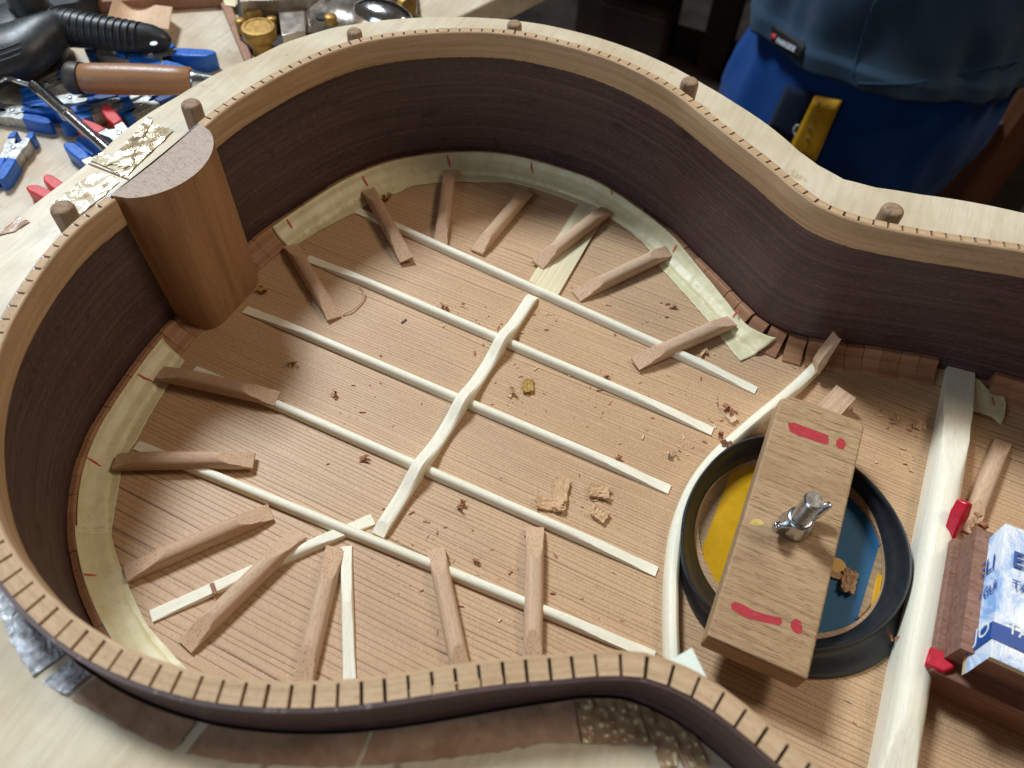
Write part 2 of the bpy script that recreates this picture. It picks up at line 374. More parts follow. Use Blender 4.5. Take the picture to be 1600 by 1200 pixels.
def cubic(T, th):
    n = len(T); u_ = (th+math.pi)/(2*math.pi)*n; i = math.floor(u_); t = u_-i
    a, b, c, d = (T[(i+j) % n] for j in (-1, 0, 1, 2))
    return .5*(2*b+(-a+c)*t+(2*a-5*b+4*c-d)*t*t+(-a+3*b-3*c+d)*t**3)
def outl(th, z):
    k_ = max(-.1, min(1, (z-HB)/(HT-HB)))
    r = cubic(RB, th)*(1-k_)+cubic(RT, th)*k_
    return Vector((CX+r*math.cos(th), r*math.sin(th), z))
def path(th0, th1, z, step=4.):
    """points on the outer surface of the sides, evenly spaced, with inward normals and arc length"""
    n = 900; P = [outl(th0+(th1-th0)*i/n, z) for i in range(n+1)]
    L = [0]
    for a, b in zip(P, P[1:]): L.append(L[-1]+(b-a).length)
    m = max(2, int(L[-1]/step)); out = []; j = 0
    for i in range(m+1):
        s_ = L[-1]*i/m
        while j < n-1 and L[j+1] < s_: j += 1
        t = (s_-L[j])/max(1e-9, L[j+1]-L[j]); p = P[j].lerp(P[j+1], min(1, max(0, t)))
        a = P[max(0, j-3)]; b = P[min(n, j+4)]; d = (b-a).normalized()
        nn = Vector((0, 0, 1)).cross(d)
        if nn.dot(Vector((CX, 0, z))-p) < 0 and abs(math.sin(math.atan2(p.y, p.x-CX))) > .35 or (p.x < 60 and nn.x < 0) or (p.x > 440 and nn.x > 0): nn = -nn
        out.append((p, nn, s_))
    # inward = left or right of travel, decided once
    sgn = 1 if th1 > th0 else -1
    res = []
    for i, (p, nn, s_) in enumerate(out):
        a = out[max(0, i-1)][0]; b = out[min(m, i+1)][0]; d = (b-a).normalized()
        res.append((p, Vector((-d.y, d.x, 0))*sgn, s_))
    return res
guitar = empty('unfinished_guitar', (CX, 0, 0))
tag(guitar, 'unfinished guitar body lying face down in its mould, open back, dark sides', 'guitar')
GO = Vector((CX, 0, 0))
def gmesh(name, V, F, mat, parent=guitar, **k):
    o = mesh(name, [Vector(v)-GO for v in V], F, mat, parent, **k)
    return o
# sides, one bent piece to each side of the centre line
for a0, a1 in ((math.pi-.002, 0.0), (-math.pi+.002, 0.0)):
    zs = [-2.6, 8, 22, 38, 54, 67, 78, HT-1.7, HT-1.4]
    ths = 260; V = []; UV = []; s_ = 0; last = None
    for i in range(ths+1):
        th = a0+(a1-a0)*i/ths; p = outl(th, 45)
        if last is not None: s_ += (p-last).length
        last = p
        for z in zs:
            if z > HT-2: z = z+(1.05 if z > HT-1.5 else .9)*max(0, min(1, (-outl(th, z).y-95)/30))
            p = outl(th, z); pa = outl(th+.004, z); pb = outl(th-.004, z); d = (pa-pb).normalized(); nn = Vector((-d.y, d.x, 0))
            V.append(p); UV.append((s_, z)); V.append(p+nn*(1.2 if z > HT-1.5 else 2.0)); UV.append((s_, z))
    q = 2*len(zs); F = []
    for i in range(ths):
        a = i*q; b = a+q
        for j in range(len(zs)-1):
            F += [(a+2*j, b+2*j, b+2*j+2, a+2*j+2), (a+2*j+1, a+2*j+3, b+2*j+3, b+2*j+1)]
        F += [(a+q-2, b+q-2, b+q-1, a+q-1), (a, a+1, b+1, b)]
    gmesh('side', V, F, M['rose'], uv=UV)
# upper kerfed linings with their saw cuts open towards the side
for sg in (1, -1):
    V = []; F = []; UV = []
    P = path(sg*(math.pi-.155), sg*.05, HT, 6.1 if sg > 0 else 6.7)
    def lw(s0):
        if sg > 0: return 4.3
        t = max(0, min(1, (s0-70)/90)); return 4.3+2.7*t*t*(3-2*t)
    def q8(A, Bp, C, D, z0, z1, u0, u1, wv=0):
        n = len(V)
        for (p, uu, vv) in ((A, u0, 0), (Bp, u1, 0), (C, u1, 6), (D, u0, 6)):
            for z in (z0, z1): V.append(Vector((p.x, p.y, z))); UV.append((uu+wv, vv+z))
        F.extend([(n, n+2, n+4, n+6), (n+1, n+7, n+5, n+3), (n, n+1, n+3, n+2), (n+2, n+3, n+5, n+4), (n+4, n+5, n+7, n+6), (n+6, n+7, n+1, n)])
    for i in range(len(P)-1):
        (p, n1, s0), (q_, n2, s1) = P[i], P[i+1]
        kf = random.uniform(.42, .62); d = (q_-p).normalized()
        a = p+d*kf; b = q_-d*kf
        rz = random.uniform(-.12, .12)
        q8(a+n1*1.3, b+n2*1.3, b+n2*(lw(s1)+.9), a+n1*(lw(s0)+.9), HT-15.1+random.uniform(-.1, .1), HT-.15+rz, s0, s1)
    # the strip that joins the blocks, with a softly rounded inner face
    prof = [(7.6, HT-13.6), (8.4, HT-13.7), (8.9, HT-12), (9.0, HT-3), (8.7, HT-.7), (8.2, HT-.25), (7.6, HT-.2)]
    Pf = path(sg*(math.pi-.155), sg*.05, HT, 3.3); n0 = len(V); m = len(prof)
    for (p, nn, s_) in Pf:
        jj = random.uniform(-.05, .05)
        for (r_, z) in prof: V.append(Vector((p.x, p.y, 0))+nn*(r_+jj-7.0+lw(s_))+Vector((0, 0, z-(.8 if z < HT-10 else 0)))); UV.append((s_, z+20))
    for i in range(len(Pf)-1):
        for j in range(m): F.append((n0+i*m+j, n0+i*m+(j+1) % m, n0+(i+1)*m+(j+1) % m, n0+(i+1)*m+j))
    F += [tuple(n0+j for j in range(m)), tuple(n0+(len(Pf)-1)*m+j for j in range(m))]
    gmesh('kerfed_lining', V, F, M['lin_up'], uv=UV)
# lower lining: small separate blocks
LP = [(0, .02), (0, 8.6), (2.4, 8.8), (3.0, 8.5), (5, 5.4), (8.5, 2.9), (12.2, 1.5), (12.8, 1.1), (12.8, .02)]
lowmesh = []
for L_, jit in ((9.1, 0), (9.25, .25), (8.95, -.25)):
    V = []
    for x in (-L_/2, L_/2):
        for (r_, z) in LP: V.append((x, r_, z+(jit if z > .5 else 0)))
    m = len(LP); F = [tuple(range(m)), tuple(range(m, 2*m))]+[(i, (i+1) % m, m+(i+1) % m, m+i) for i in range(m)]
    me = bpy.data.meshes.new('lining_block'); me.from_pydata([(a*S, b*S, c*S) for a, b, c in V], [], F)
    bm = bmesh.new(); bm.from_mesh(me); bmesh.ops.recalc_face_normals(bm, faces=bm.faces); bm.to_mesh(me); bm.free()
    lowmesh.append(me)
lm = []
for me in lowmesh:
    for mm in (M['lin_low'], M['lin_low2'], M['lin_low3']):
        c_ = me.copy(); c_.materials.append(mm); lm.append(c_)
for sg in (1, -1):
    P = path(sg*(math.pi-.13), sg*.15, 4, 9.5)
    for i, (p, nn, s_) in enumerate(P):
        if 352 < p.x < 374: continue
        o = bpy.data.objects.new('lining_block', random.choice(lm)); COL.objects.link(o)
        base = p+nn*2.35; base.z = .05; t = Vector((nn.y, -nn.x, 0))
        mt = Matrix(((t.x, nn.x, 0, base.x-GO.x), (t.y, nn.y, 0, base.y), (0, 0, 1, 0.05), (0, 0, 0, 1)))
        o.matrix_world = metres(mt) @ Matrix.Rotation(random.uniform(-.012, .012), 4, 'Z'); o.parent = guitar
# soundboard with its round hole
HC = Vector((308.5, 0, 0)); HR = 41.2
def holed(name, outer, z0, z1, hc, hr, mat, parent=guitar):
    bm = bmesh.new()
    for z in (z0, z1):
        vo_ = [bm.verts.new(((x-GO.x)*S, y*S, z*S)) for x, y in outer]
        vi = [bm.verts.new(((hc.x-GO.x+hr*math.cos(2*math.pi*i/72))*S, (hc.y+hr*math.sin(2*math.pi*i/72))*S, z*S)) for i in range(72)]
        e = [bm.edges.new((vo_[i], vo_[(i+1) % len(vo_)])) for i in range(len(vo_))]+[bm.edges.new((vi[i], vi[(i+1) % 72])) for i in range(72)]
        bmesh.ops.triangle_fill(bm, edges=e, use_beauty=True)
        if z == z0: o0, i0 = vo_, vi
        else:
            for A_, B_ in ((o0, vo_), (i0, vi)):
                for i in range(len(A_)): bm.faces.new((A_[i], A_[(i+1) % len(A_)], B_[(i+1) % len(A_)], B_[i]))
    bmesh.ops.recalc_face_normals(bm, faces=bm.faces)
    me = bpy.data.meshes.new(name); bm.to_mesh(me); bm.free(); me.materials.append(mat)
    o = bpy.data.objects.new(name, me); COL.objects.link(o); o.parent = parent; return o
oo = [outl(-math.pi+2*math.pi*i/240, 0) for i in range(240)]
holed('soundboard', [(p.x+(CX-p.x)*.004, p.y*.996) for p in oo], -2.5, 0, HC, HR, M['top'])
# tail block: D-shaped at the top, flattened towards its foot
V = []; UVb = []; nz = 14; nseg = 28
for i in range(nz):
    t = i/(nz-1); z = .1+(HT-.2)*t
    for j in range(nseg+1):
        u_ = j/nseg*2-1
        hw = 25.2+3.6*t; dep = 19.3+1.6*t
        e = 2.0+3.8*(1-t)**1.3
        prof = (1-abs(u_)**e)**(1/1.9) if abs(u_) < 1 else 0
        y = hw*u_ + .6
        th = math.pi-y/184 if y >= 0 else -math.pi-y/184
        back = outl(th, z).x+2.4
        V.append((back+dep*prof, y, z))
    for j in range(nseg+1):
        u_ = 1-j/nseg*2; y = (25.2+3.6*t)*u_ + .6
        th = math.pi-y/184 if y >= 0 else -math.pi-y/184
        V.append((outl(th, z).x+2.42, y, z))
m = 2*(nseg+1); F = []
for i in range(nz-1):
    for j in range(m): F.append((i*m+j, i*m+(j+1) % m, (i+1)*m+(j+1) % m, (i+1)*m+j))
F += [tuple(range(m)), tuple((nz-1)*m+j for j in range(m))]
fm = [0]*(len(F)-1)+[1]
gmesh('tail_block', V, F, None, mats=[M['block'], M['blockend']], fm=fm, sharp=50)
b = B(); b.prism([(452-CX, -30), (483-CX, -30), (483.6-CX, 0), (483-CX, 30), (452-CX, 30)], .1, HT-.3); o = b.make('neck_block', M['block'], guitar); bevel(o, 2, 3)
# ------------------------------------------------------------------ rounded bars with pared ends
def bar_mesh(L, w, h, side=.35, e0=(1.2, .33, 0), e1=(1.2, .33, 0), hfun=None, n=14, flat_top=0, wfun=None):
    """x along the bar from 0 to L; e = (end thickness, slope, roll) of the pared facet"""
    ts = []; t = 0
    while t < L:
        ts.append(t); t += .5 if (t < 26 or t > L-26) else 3.5
    ts.append(L)
    V = []; F = []; m = n+1+2; fl = []
    for x in ts:
        hh = hfun(x/L) if hfun else h
        ww = w*(wfun(x/L) if wfun else 1)
        V.append((x, -ww/2, 0)); fl.append(0)
        for j in range(n+1):
            u_ = -1+2*j/n; y = u_*ww/2
            if flat_top: dome = min(1, (1-abs(u_))/(1-flat_top)) if abs(u_) > flat_top else 1
            else: dome = math.sqrt(max(0, 1-(abs(u_)**2.2)))
            z = hh*(side+(1-side)*dome)
            zc_ = min(e0[0]+e0[1]*x+e0[2]*y, e1[0]+e1[1]*(L-x)+e1[2]*y)
            fl.append(1 if zc_ < z else 0); z = min(z, zc_)
            V.append((x, y, max(.25, z)))
        V.append((x, ww/2, 0)); fl.append(0)
    for i in range(len(ts)-1):
        for j in range(m): F.append((i*m+j, i*m+(j+1) % m, (i+1)*m+(j+1) % m, (i+1)*m+j))
    F += [tuple(range(m))[::-1], tuple((len(ts)-1)*m+j for j in range(m))]
    bar_mesh.fm = [1 if sum(fl[i] for i in f_) >= 3 and len(f_) == 4 else 0 for f_ in F]
    return V, F
def put(name, V, F, mat, a, b, up=(0, 0, 1), parent=None, sharp=32, fm=None, mats=None):
    mt = frame(a, Vector(b)-Vector(a), up)
    if parent is guitar: mt.translation = mt.translation-GO
    o = mesh(name, V, F, mat, None, sharp=sharp, fm=fm, mats=mats); o.matrix_world = metres(mt)
    if parent: o.parent = parent
    return o
def brace(name, p0, p1, w, h, mat, e0, e1, z=.05, **k):
    a = at(*p0, z); b = at(*p1, z); V, F = bar_mesh((b-a).length, w, h, e0=e0, e1=e1, **k)
    return put(name, V, F, mat, a, b, parent=guitar)
# five fan braces, two closing braces
fan = [((556, 329), (1181, 611)), ((480, 404), (1113, 675)), ((383, 484), (1046, 766)), ((303, 578), (1026, 894)), ((213, 696), (1022, 1027))]
for a, b in fan:
    brace('fan_brace', a, b, 4.9, 4.2, M['pale'], (.5, .09, 0), (.7, .085, 0), side=.25)
brace('closing_brace', (237, 964), (583, 812), 5.4, 3.4, M['pale'], (1.0, .05, 0), (.9, .08, 0), side=.3)
brace('closing_brace', (541, 855), (547, 1078), 5.0, 3.4, M['pale'], (.9, .08, 0), (.9, .06, 0), side=.3)
a_, c_ = at(331, 912, 2.6), at(337, 929, 2.6)
b = B(); b.tube([a_-GO, c_-GO], .9, 6); b.make('brace_notch', M['lin_low3'], guitar)
# bridge strap: a thin wide pad, then a bar that rises where it rides over the fans
V, F = [], []
pd = [at(905, 318, .6), at(951, 326, .6), at(871, 464, .6), at(826, 441, .6)]
bb = B(); V = [Vector((p.x, p.y, .05)) for p in pd]+[Vector((p.x, p.y, 1.7)) for p in pd]
gmesh('strap_pad', V, [(0, 3, 2, 1), (4, 5, 6, 7), (0, 1, 5, 4), (1, 2, 6, 5), (2, 3, 7, 6), (3, 0, 4, 7)], M['pale_y'], sharp=0)
a = at(833, 465, 0); b = at(591, 838, 0); a.z = b.z = .05
Ls = (b-a).length; cross = []
for pxy in ((786, 531), (732, 629), (655, 727)):
    cross.append(min(1, max(0, (at(*pxy, 3)-a).length/Ls)))
def hstrap(t):
    h = 3.6
    for c_ in cross: h += 5.0*math.exp(-((t-c_-.01)/.06)**2)
    return h
V, F = bar_mesh(Ls, 6.0, 6, side=.86, e0=(1.4, .5, 0), e1=(1.6, .35, 0), hfun=hstrap, flat_top=.7)
put('bridge_strap', V, F, M['pale'], a, b, parent=guitar)
# curved lower harmonic bar around the hole
hp = [(1304, 541), (1268, 582), (1226, 621), (1170, 668), (1118, 716), (1082, 766), (1060, 825), (1051, 890), (1049, 960), (1051, 1030), (1056, 1110)]
hz = 3.2
pts = [at(x, y, hz) for x, y in hp]
def smooth_poly(P, k_=6):
    out = []
    for i in range(len(P)-1):
        p0 = P[max(0, i-1)]; p1 = P[i]; p2 = P[i+1]; p3 = P[min(len(P)-1, i+2)]
        for j in range(k_):
            t = j/k_; out.append(.5*((2*p1)+(-p0+p2)*t+(2*p0-5*p1+4*p2-p3)*t*t+(-p0+3*p1-3*p2+p3)*t**3))
    return out+[P[-1]]
hpp = smooth_poly(pts); V = []; UV = []; m = 0; s_ = 0
for i, p in enumerate(hpp):
    d = hpp[min(i+1, len(hpp)-1)]-hpp[max(i-1, 0)]; d.z = 0; d.normalize(); nn = Vector((-d.y, d.x, 0))
    if i: s_ += (p-hpp[i-1]).length
    t = i/(len(hpp)-1); hh = 3.0+4.4*min(1, t*4)
    pr = [(-3.3, 0), (-3.3, hh*.6), (-2.2, hh*.9), (-1.0, hh), (1.0, hh), (2.0, hh*.9), (2.8, hh*.6), (2.8, 0)]; m = len(pr)
    for y, z in pr: V.append(Vector((p.x, p.y, .05+z))+nn*y); UV.append((s_, y+z))
F = [(i*m+j, i*m+(j+1) % m, (i+1)*m+(j+1) % m, (i+1)*m+j) for i in range(len(hpp)-1) for j in range(m)]
F += [tuple(range(m)), tuple((len(hpp)-1)*m+j for j in range(m))]
M['pale_uv'] = wood('pale_spruce_bent', lin('faf5e2'), lin('e9dfc0'), coord='UV', ax=0, pore=.1, freq=.9, stretch=.012, rough=.42, blotch=.1)
gmesh('harmonic_bar', V, F, M['pale_uv'], uv=UV)
# upper transverse brace
ya, yb = 138.5, -139
V, F = bar_mesh(ya-yb, 13.6, 15, side=.55, e0=(2.6, .155, .02), e1=(2.6, .155, -.02), n=20)
put('transverse_brace', V, F, M['pale'], (364.4, ya, .05), (364.4, yb, .05), parent=guitar)
# ------------------------------------------------------------------ masking tape along the lower lining
TV = []
def polcurve(pts, z):
    A_ = []
    for x, y in pts:
        p = at(x, y, z); A_.append((math.atan2(p.y, p.x-CX) % (2*math.pi), math.hypot(p.x-CX, p.y)))
    A_.sort(); return A_
def interp(A_, th):
    th %= 2*math.pi
    if th <= A_[0][0]: return A_[0][1]
    for (a0, r0), (a1, r1) in zip(A_, A_[1:]):
        if th <= a1: return r0+(r1-r0)*(th-a0)/max(1e-6, a1-a0)
    return A_[-1][1]
def nz3(x, y, z=0): return mnoise.noise(Vector((x, y, z)))
def lin_h(n_):
    for (r0, z0), (r1, z1) in zip(LP[1:], LP[2:]):
        if r0 <= n_ <= r1 and r1 > r0: return z0+(z1-z0)*(n_-r0)/(r1-r0)
    return 0.0
def tape(inner, th0, th1, n0_, wr, slant0=0, slant1=0, grow=0):
    A_ = polcurve(inner, .3); V = []; n = int(abs(th1-th0)*185/1.6); mcols = 22
    for i in range(n+1):
        th = th0+(th1-th0)*i/n
        for j in range(mcols+1):
            f_ = j/mcols
            sl = slant0*(1-i/n)**6*f_+slant1*(i/n)**6*f_
            t2 = th+sl
            po = outl(t2, 4); ro = math.hypot(po.x-CX, po.y)-2.3-n0_-grow*max(0, (i/n-.62)/.38)**1.2
            pe_ = (outl(t2+.01, 4)-outl(t2-.01, 4)).normalized(); cosn = abs(pe_.x*math.sin(t2)-pe_.y*math.cos(t2))
            ri = interp(A_, t2)+.35*nz3(t2*40, 3)
            if i in (0, n): ri += 0
            r = ro+(ri-ro)*f_; dn = (math.hypot(po.x-CX, po.y)-2.3-r)*cosn
            zz = max(lin_h(dn-.5), lin_h(dn), .0)+.55 if dn < 13.4 else .4
            w_ = wr*abs(nz3(t2*30, r*.12, 5))*(.5+f_)+wr*.35*abs(nz3(t2*90, r*.3, 9))
            p = Vector((CX+r*math.cos(t2), r*math.sin(t2), zz+w_*.9))
            V.append(p)
    m_ = mcols+1; F = [(i*m_+j, i*m_+j+1, (i+1)*m_+j+1, (i+1)*m_+j) for i in range(n) for j in range(mcols)]
    o = gmesh('masking_tape', V, F, M['mask'], sharp=60)
    sm = o.modifiers.new('thick', 'SOLIDIFY'); sm.thickness = .15*S; sm.offset = 0
    TV.append(BVHTree.FromPolygons(V, F))
    return o
def thof(x, y, z=.3):
    p = at(x, y, z); return math.atan2(p.y, p.x-CX)
inn1 = [(440, 400), (467, 381), (492, 365), (520, 350), (560, 330), (592, 310), (612, 305), (645, 291), (687, 286), (745, 285), (800, 286), (845, 298), (891, 315), (919, 325), (953, 342), (1005, 380), (1033, 420), (1060, 450), (1088, 481), (1120, 520), (1149, 556), (1180, 590)]
tape(inn1, thof(431, 374), thof(1176, 549), 2.5, .5, 0, -.03, 5.0)
inn2 = [(300, 540), (293, 556), (283, 573), (263, 603), (240, 640), (213, 690), (200, 707), (192, 730), (185, 765), (180, 797), (174, 833), (182, 867), (200, 913), (233, 980), (262, 1012), (290, 1043), (327, 1067), (380, 1100), (440, 1130)]
t0 = thof(272, 546); t1 = thof(175, 835)
tape(inn2, t0, t1-.0, 4.0, .35, .03, 0)
tape(inn2, t1-.02, thof(420, 1120), 3.2, .3)
# red pencil marks across the tape
def pen_mark(p0, p1, wpx, z, mat, name='pencil_mark', parent=guitar, wob=.3):
    V = []; k_ = 8; dx, dy = p1[0]-p0[0], p1[1]-p0[1]; L_ = math.hypot(dx, dy)
    for i in range(k_+1):
        t = i/k_; ww = wpx*1.5*(.5+.5*math.sin(math.pi*min(1, max(.12, t)))); w0 = 1.2*nz3(p0[0]+t*3, p0[1])
        for sg in (1, -1):
            x = p0[0]+dx*t-dy/L_*(w0+sg*ww); y = p0[1]+dy*t+dx/L_*(w0+sg*ww); best = None
            for bt in TV:
                h_ = bt.ray_cast(CAM, ray(x, y))
                if h_[0] is not None and (best is None or h_[3] < best[1]): best = (h_[0], h_[3])
            p = best[0] if best else at(x, y, z)
            V.append(p-ray(x, y)*.35)
    F = [(2*i, 2*i+1, 2*i+3, 2*i+2) for i in range(k_)]
    off = GO if parent is guitar else Vector((0, 0, 0))
    o = mesh(name, [v-off for v in V], F, mat, parent, sharp=0); return o
for p0, p1, z in (((448, 342), (457, 357), 7), ((566, 275), (575, 291), 7), ((699, 243), (703, 261), 7), ((830, 253), (832, 270), 7), ((954, 290), (957, 305), 7.5), ((1057, 383), (1051, 394), 7.2), ((1153, 485), (1145, 496), 7.2), ((215, 585), (238, 596), 6), ((136, 715), (158, 728), 6), ((124, 897), (151, 899), 6)):
    pen_mark(p0, p1, 1.1, z+.75, M['pencil'])
# torn tape beyond the transverse brace
def flatpoly(name, pts, z, th_, mat, parent=None, amp=0, sub=0):
    P = [at(x, y, z+th_) for x, y in pts]; n = len(P)
    c_ = sum(P, Vector())/n
    off = GO if parent is guitar else Vector((0, 0, 0))
    V = [Vector((p.x, p.y, z))-off for p in P]+[Vector((p.x, p.y, z+th_+amp*nz3(p.x*.2, p.y*.2)))-off for p in P]
    F = [tuple(range(n))[::-1], tuple(range(n, 2*n))]+[(i, (i+1) % n, n+(i+1) % n, n+i) for i in range(n)]
    return mesh(name, V, F, mat, parent, sharp=0)
flatpoly('masking_tape', [(1521, 588), (1531, 594), (1541, 606), (1553, 615), (1566, 615), (1572, 630), (1569, 650), (1564, 663), (1549, 650), (1530, 644), (1508, 641)], 2.2, .3, M['mask'], guitar, .8)
pen_mark((1550, 620), (1553, 634), .7, 2.8, M['pencil'])
# ------------------------------------------------------------------ mould
mould = empty('guitar_mould', (CX, 0, -20))
tag(mould, 'thick pale plywood mould clamped around the dark guitar sides', 'mould')
MO = Vector((CX, 0, -20))
outer_px = [(-60, 400), (0, 360), (62, 310), (105, 278), (138, 252), (150, 243), (190, 205), (232, 175), (275, 150), (340, 112), (400, 87), (440, 67), (520, 42), (600, 30), (700, 25), (780, 28), (850, 37), (930, 56), (1000, 80), (1060, 107), (1100, 130), (1150, 160), (1200, 193), (1250, 235), (1280, 257), (1320, 279), (1370, 292), (1440, 303), (1520, 315), (1600, 332), (1700, 352)]
OC = polcurve(outer_px, ZM)
OC = [(a, r) for a, r in OC]
def mould_r(th):
    base = cubic(RT, th); t = th % (2*math.pi)
    lo, hi = OC[0][0], OC[-1][0]
    if lo <= t <= hi: return interp(OC, t)
    if t < lo: return base+(OC[0][1]-cubic(RT, lo))
    return base+min(95, (OC[-1][1]-cubic(RT, hi))+(t-hi)*120)
for sg in (1, -1):
    V = []; n = 300; cols = 14
    for i in range(n+1):
        th = sg*(math.pi-.0025)*(1-i/n)
        pi_ = outl(th, ZM); ri = math.hypot(pi_.x-CX, pi_.y)+.5; ro = mould_r(th)
        ring_ = [(ri, -19.9), (ri, ZM-.8), (ri+.5, ZM)]+[(ri+.5+(ro-ri-1.5)*j/cols, ZM+.15*nz3(th*12, j*.4)) for j in range(1, cols)]+[(ro-1, ZM), (ro, ZM-1), (ro, -19.9)]
        m = len(ring_)
        for r, z in ring_: V.append(Vector((CX+r*math.cos(th), r*math.sin(th), z))-MO)
    F = [(i*m+j, i*m+(j+1) % m, (i+1)*m+(j+1) % m, (i+1)*m+j) for i in range(n) for j in range(m)]
    F += [tuple(range(m)), tuple(n*m+j for j in range(m))]
    mesh('mould_half', V, F, M['mould'], mould)
# dowels that stand in the mould
for px, py, rr, zt in ((95, 322, 5.2, 81), (297, 160, 5.0, 81), (553, 47, 4.3, 78.5), (804, 35, 4.3, 78.5), (1079, 125, 4.8, 80), (1397, 325, 5.3, 80)):
    p = at(px, py, zt); b = B(); zz = zt-ZM+8
    b.lathe([(rr, -4), (rr*1.0, zz-2.2), (rr*.92, zz-.8), (rr*.75, zz-.1), (rr*.3, zz)], 24)
    o = b.make('dowel', M['dowel'], None, sharp=60); o.matrix_world = Matrix.Translation((p-MO+Vector((0, 0, ZM-8+0))-Vector((0, 0, p.z)))*S+Vector((0, 0, 0))); o.parent = mould
    o.matrix_world = Matrix.Translation(Vector((p.x-MO.x, p.y, ZM-8-MO.z))*S)
# packing tape over the mould along the rim
def rim_tape(outer, th0, th1, mat, name, amp=.25, inset=1.2, torn=.6, zo=.35):
    A_ = polcurve(outer, ZM+.3); V = []; n = max(8, int(abs(th1-th0)*190/1.3)); cols = 16
    for i in range(n+1):
        th = th0+(th1-th0)*i/n
        p = outl(th, ZM); ri = math.hypot(p.x-CX, p.y)+inset; ro = interp(A_, th)+torn*nz3(th*60, 2)
        for j in range(cols+1):
            r = ri+(ro-ri)*j/cols; t2 = th+(torn*.004*nz3(r*.4, th) if i in (0, n) else 0)
            V.append(Vector((CX+r*math.cos(t2), r*math.sin(t2), ZM+zo+amp*(.5+nz3(th*28, r*.16))+amp*.5*abs(nz3(th*110, r*.6, 4))))-MO)
    m_ = cols+1; F = [(i*m_+j, i*m_+j+1, (i+1)*m_+j+1, (i+1)*m_+j) for i in range(n) for j in range(cols)]
    return mesh(name, V, F, mat, mould, sharp=0)
rim_out = [(-40, 900), (0, 960), (25, 1015), (58, 1063), (74, 1070), (96, 1082), (150, 1113), (210, 1146), (278, 1178), (300, 1178), (360, 1190), (450, 1196), (560, 1196), (640, 1190), (730, 1180), (850, 1160), (900, 1160), (990, 1163), (1050, 1170), (1075, 1215)]
def T_(x, y): return thof(x, y, ZM+.3)
rim_tape(rim_out, T_(-30, 900), T_(62, 1050), M['crumple_silver'], 'crumpled_tape', .9)
rim_tape(rim_out, T_(74, 1060), T_(118, 1075), M['crumple_silver'], 'crumpled_tape', .9)
rim_tape(rim_out, T_(112, 1090), T_(276, 1165), M['brown'], 'packing_tape', .12)
rim_tape(rim_out, T_(303, 1160), T_(561, 1180), M['brown'], 'packing_tape', .1)
rim_tape(rim_out, T_(569, 1180), T_(905, 1150), M['brown'], 'packing_tape', .1)
k = N('bubbled_packing_tape', rough=.22, spec=.6)
vo = k.n('ShaderNodeTexVoronoi', feature='SMOOTH_F1'); vo.inputs['Scale'].default_value = 1; k.l(k.coord('Object', (.42,)*3), vo.inputs['Vector'])
k.col(k.ramp(vo.outputs['Distance'], [(.16, lin('e8d6a6')), (.3, lin('a58566')), (1, lin('93714f'))])); k.bump(k.f('SUBTRACT', 1, vo.outputs['Distance']), .8)
M['bubble'] = k.m
rim_tape(rim_out, T_(908, 1150), T_(1010, 1150), M['bubble'], 'bubbled_packing_tape', .5)
rim_tape([(1050, 1165), (1060, 1195), (1085, 1230), (1110, 1290), (1200, 1400)], T_(1015, 1150), T_(1110, 1205), M['bubble'], 'bubbled_packing_tape', .5)
# crumpled tape by the tail block
def crump(pts, mat, amp, name='crumpled_tape', n=26, seed=1, z=ZM+.4):
    """irregular sheet between four world corners"""
    P = [at(x, y, z) for x, y in pts]; V = []
    for i in range(n+1):
        for j in range(n+1):
            u_, v_ = i/n, j/n
            e = .06*(nz3(u_*6, seed)*(1 if j in (0, n) else 0)+nz3(v_*6, seed+3)*(1 if i in (0, n) else 0))
            p = P[0].lerp(P[1], u_).lerp(P[3].lerp(P[2], u_), v_); c_ = (P[0]+P[1]+P[2]+P[3])/4
            p = p+(p-c_)*e*2.2
            rg = 1-abs(2*abs(nz3(p.x*.09, p.y*.09, seed))-.0)*1.6
            z_ = amp*(max(0, rg)*.6+.5*abs(nz3(p.x*.16, p.y*.16, seed+9)))
            V.append(Vector((p.x, p.y, z+z_))-MO)
    m_ = n+1; F = [(i*m_+j, i*m_+j+1, (i+1)*m_+j+1, (i+1)*m_+j) for i in range(n) for j in range(n)]
    return mesh(name, V, F, mat, mould, sharp=25)
crump([(172, 266), (196, 276), (272, 203), (238, 196)], M['crumple_gold'], .7, seed=2)
crump([(166, 258), (206, 262), (238, 188), (232, 184)], M['crumple_gold'], 1.5, seed=5)
crump([(80, 318), (125, 338), (188, 282), (150, 268)], M['crumple_clear'], 1.2, seed=8)
crump([(140, 250), (192, 272), (205, 262), (160, 238)], M['crumple_clear'], .6, seed=12)
crump([(-5, 368), (22, 362), (47, 346), (28, 338)], M['brown'], .4, name='packing_tape', seed=15)
# ------------------------------------------------------------------ work board under the soundhole, painted print
wb = empty('painted_work_board', (308, 0, -8)); tag(wb, 'board with yellow and blue paint seen through the soundhole under the wooden crossbar', 'board')
WO = Vector((308, 0, -8))
def wpoly(name, pts, z, mat):
    P = [at(x, y, z) for x, y in pts]; return mesh(name, [p-WO for p in P], [tuple(range(len(P)))], mat, wb, sharp=0)
b = B(); b.lathe([(60, -11.9), (60, 5.2), (40.9, 5.3), (40.9, 5.9)], 64)
b.make('board', M['disc'], wb)
def clipc(pts):   # keep paint within the hole's shadow line
    return pts
wpoly('yellow_panel', [(1142, 738), (1165, 722), (1215, 705), (1260, 700), (1212, 950), (1140, 960), (1088, 880)], -2.0, M['yellow'])
wpoly('blue_panel', [(1300, 700), (1385, 760), (1377, 840), (1330, 1000), (1240, 1020), (1260, 800)], -2.0, M['bluep'])
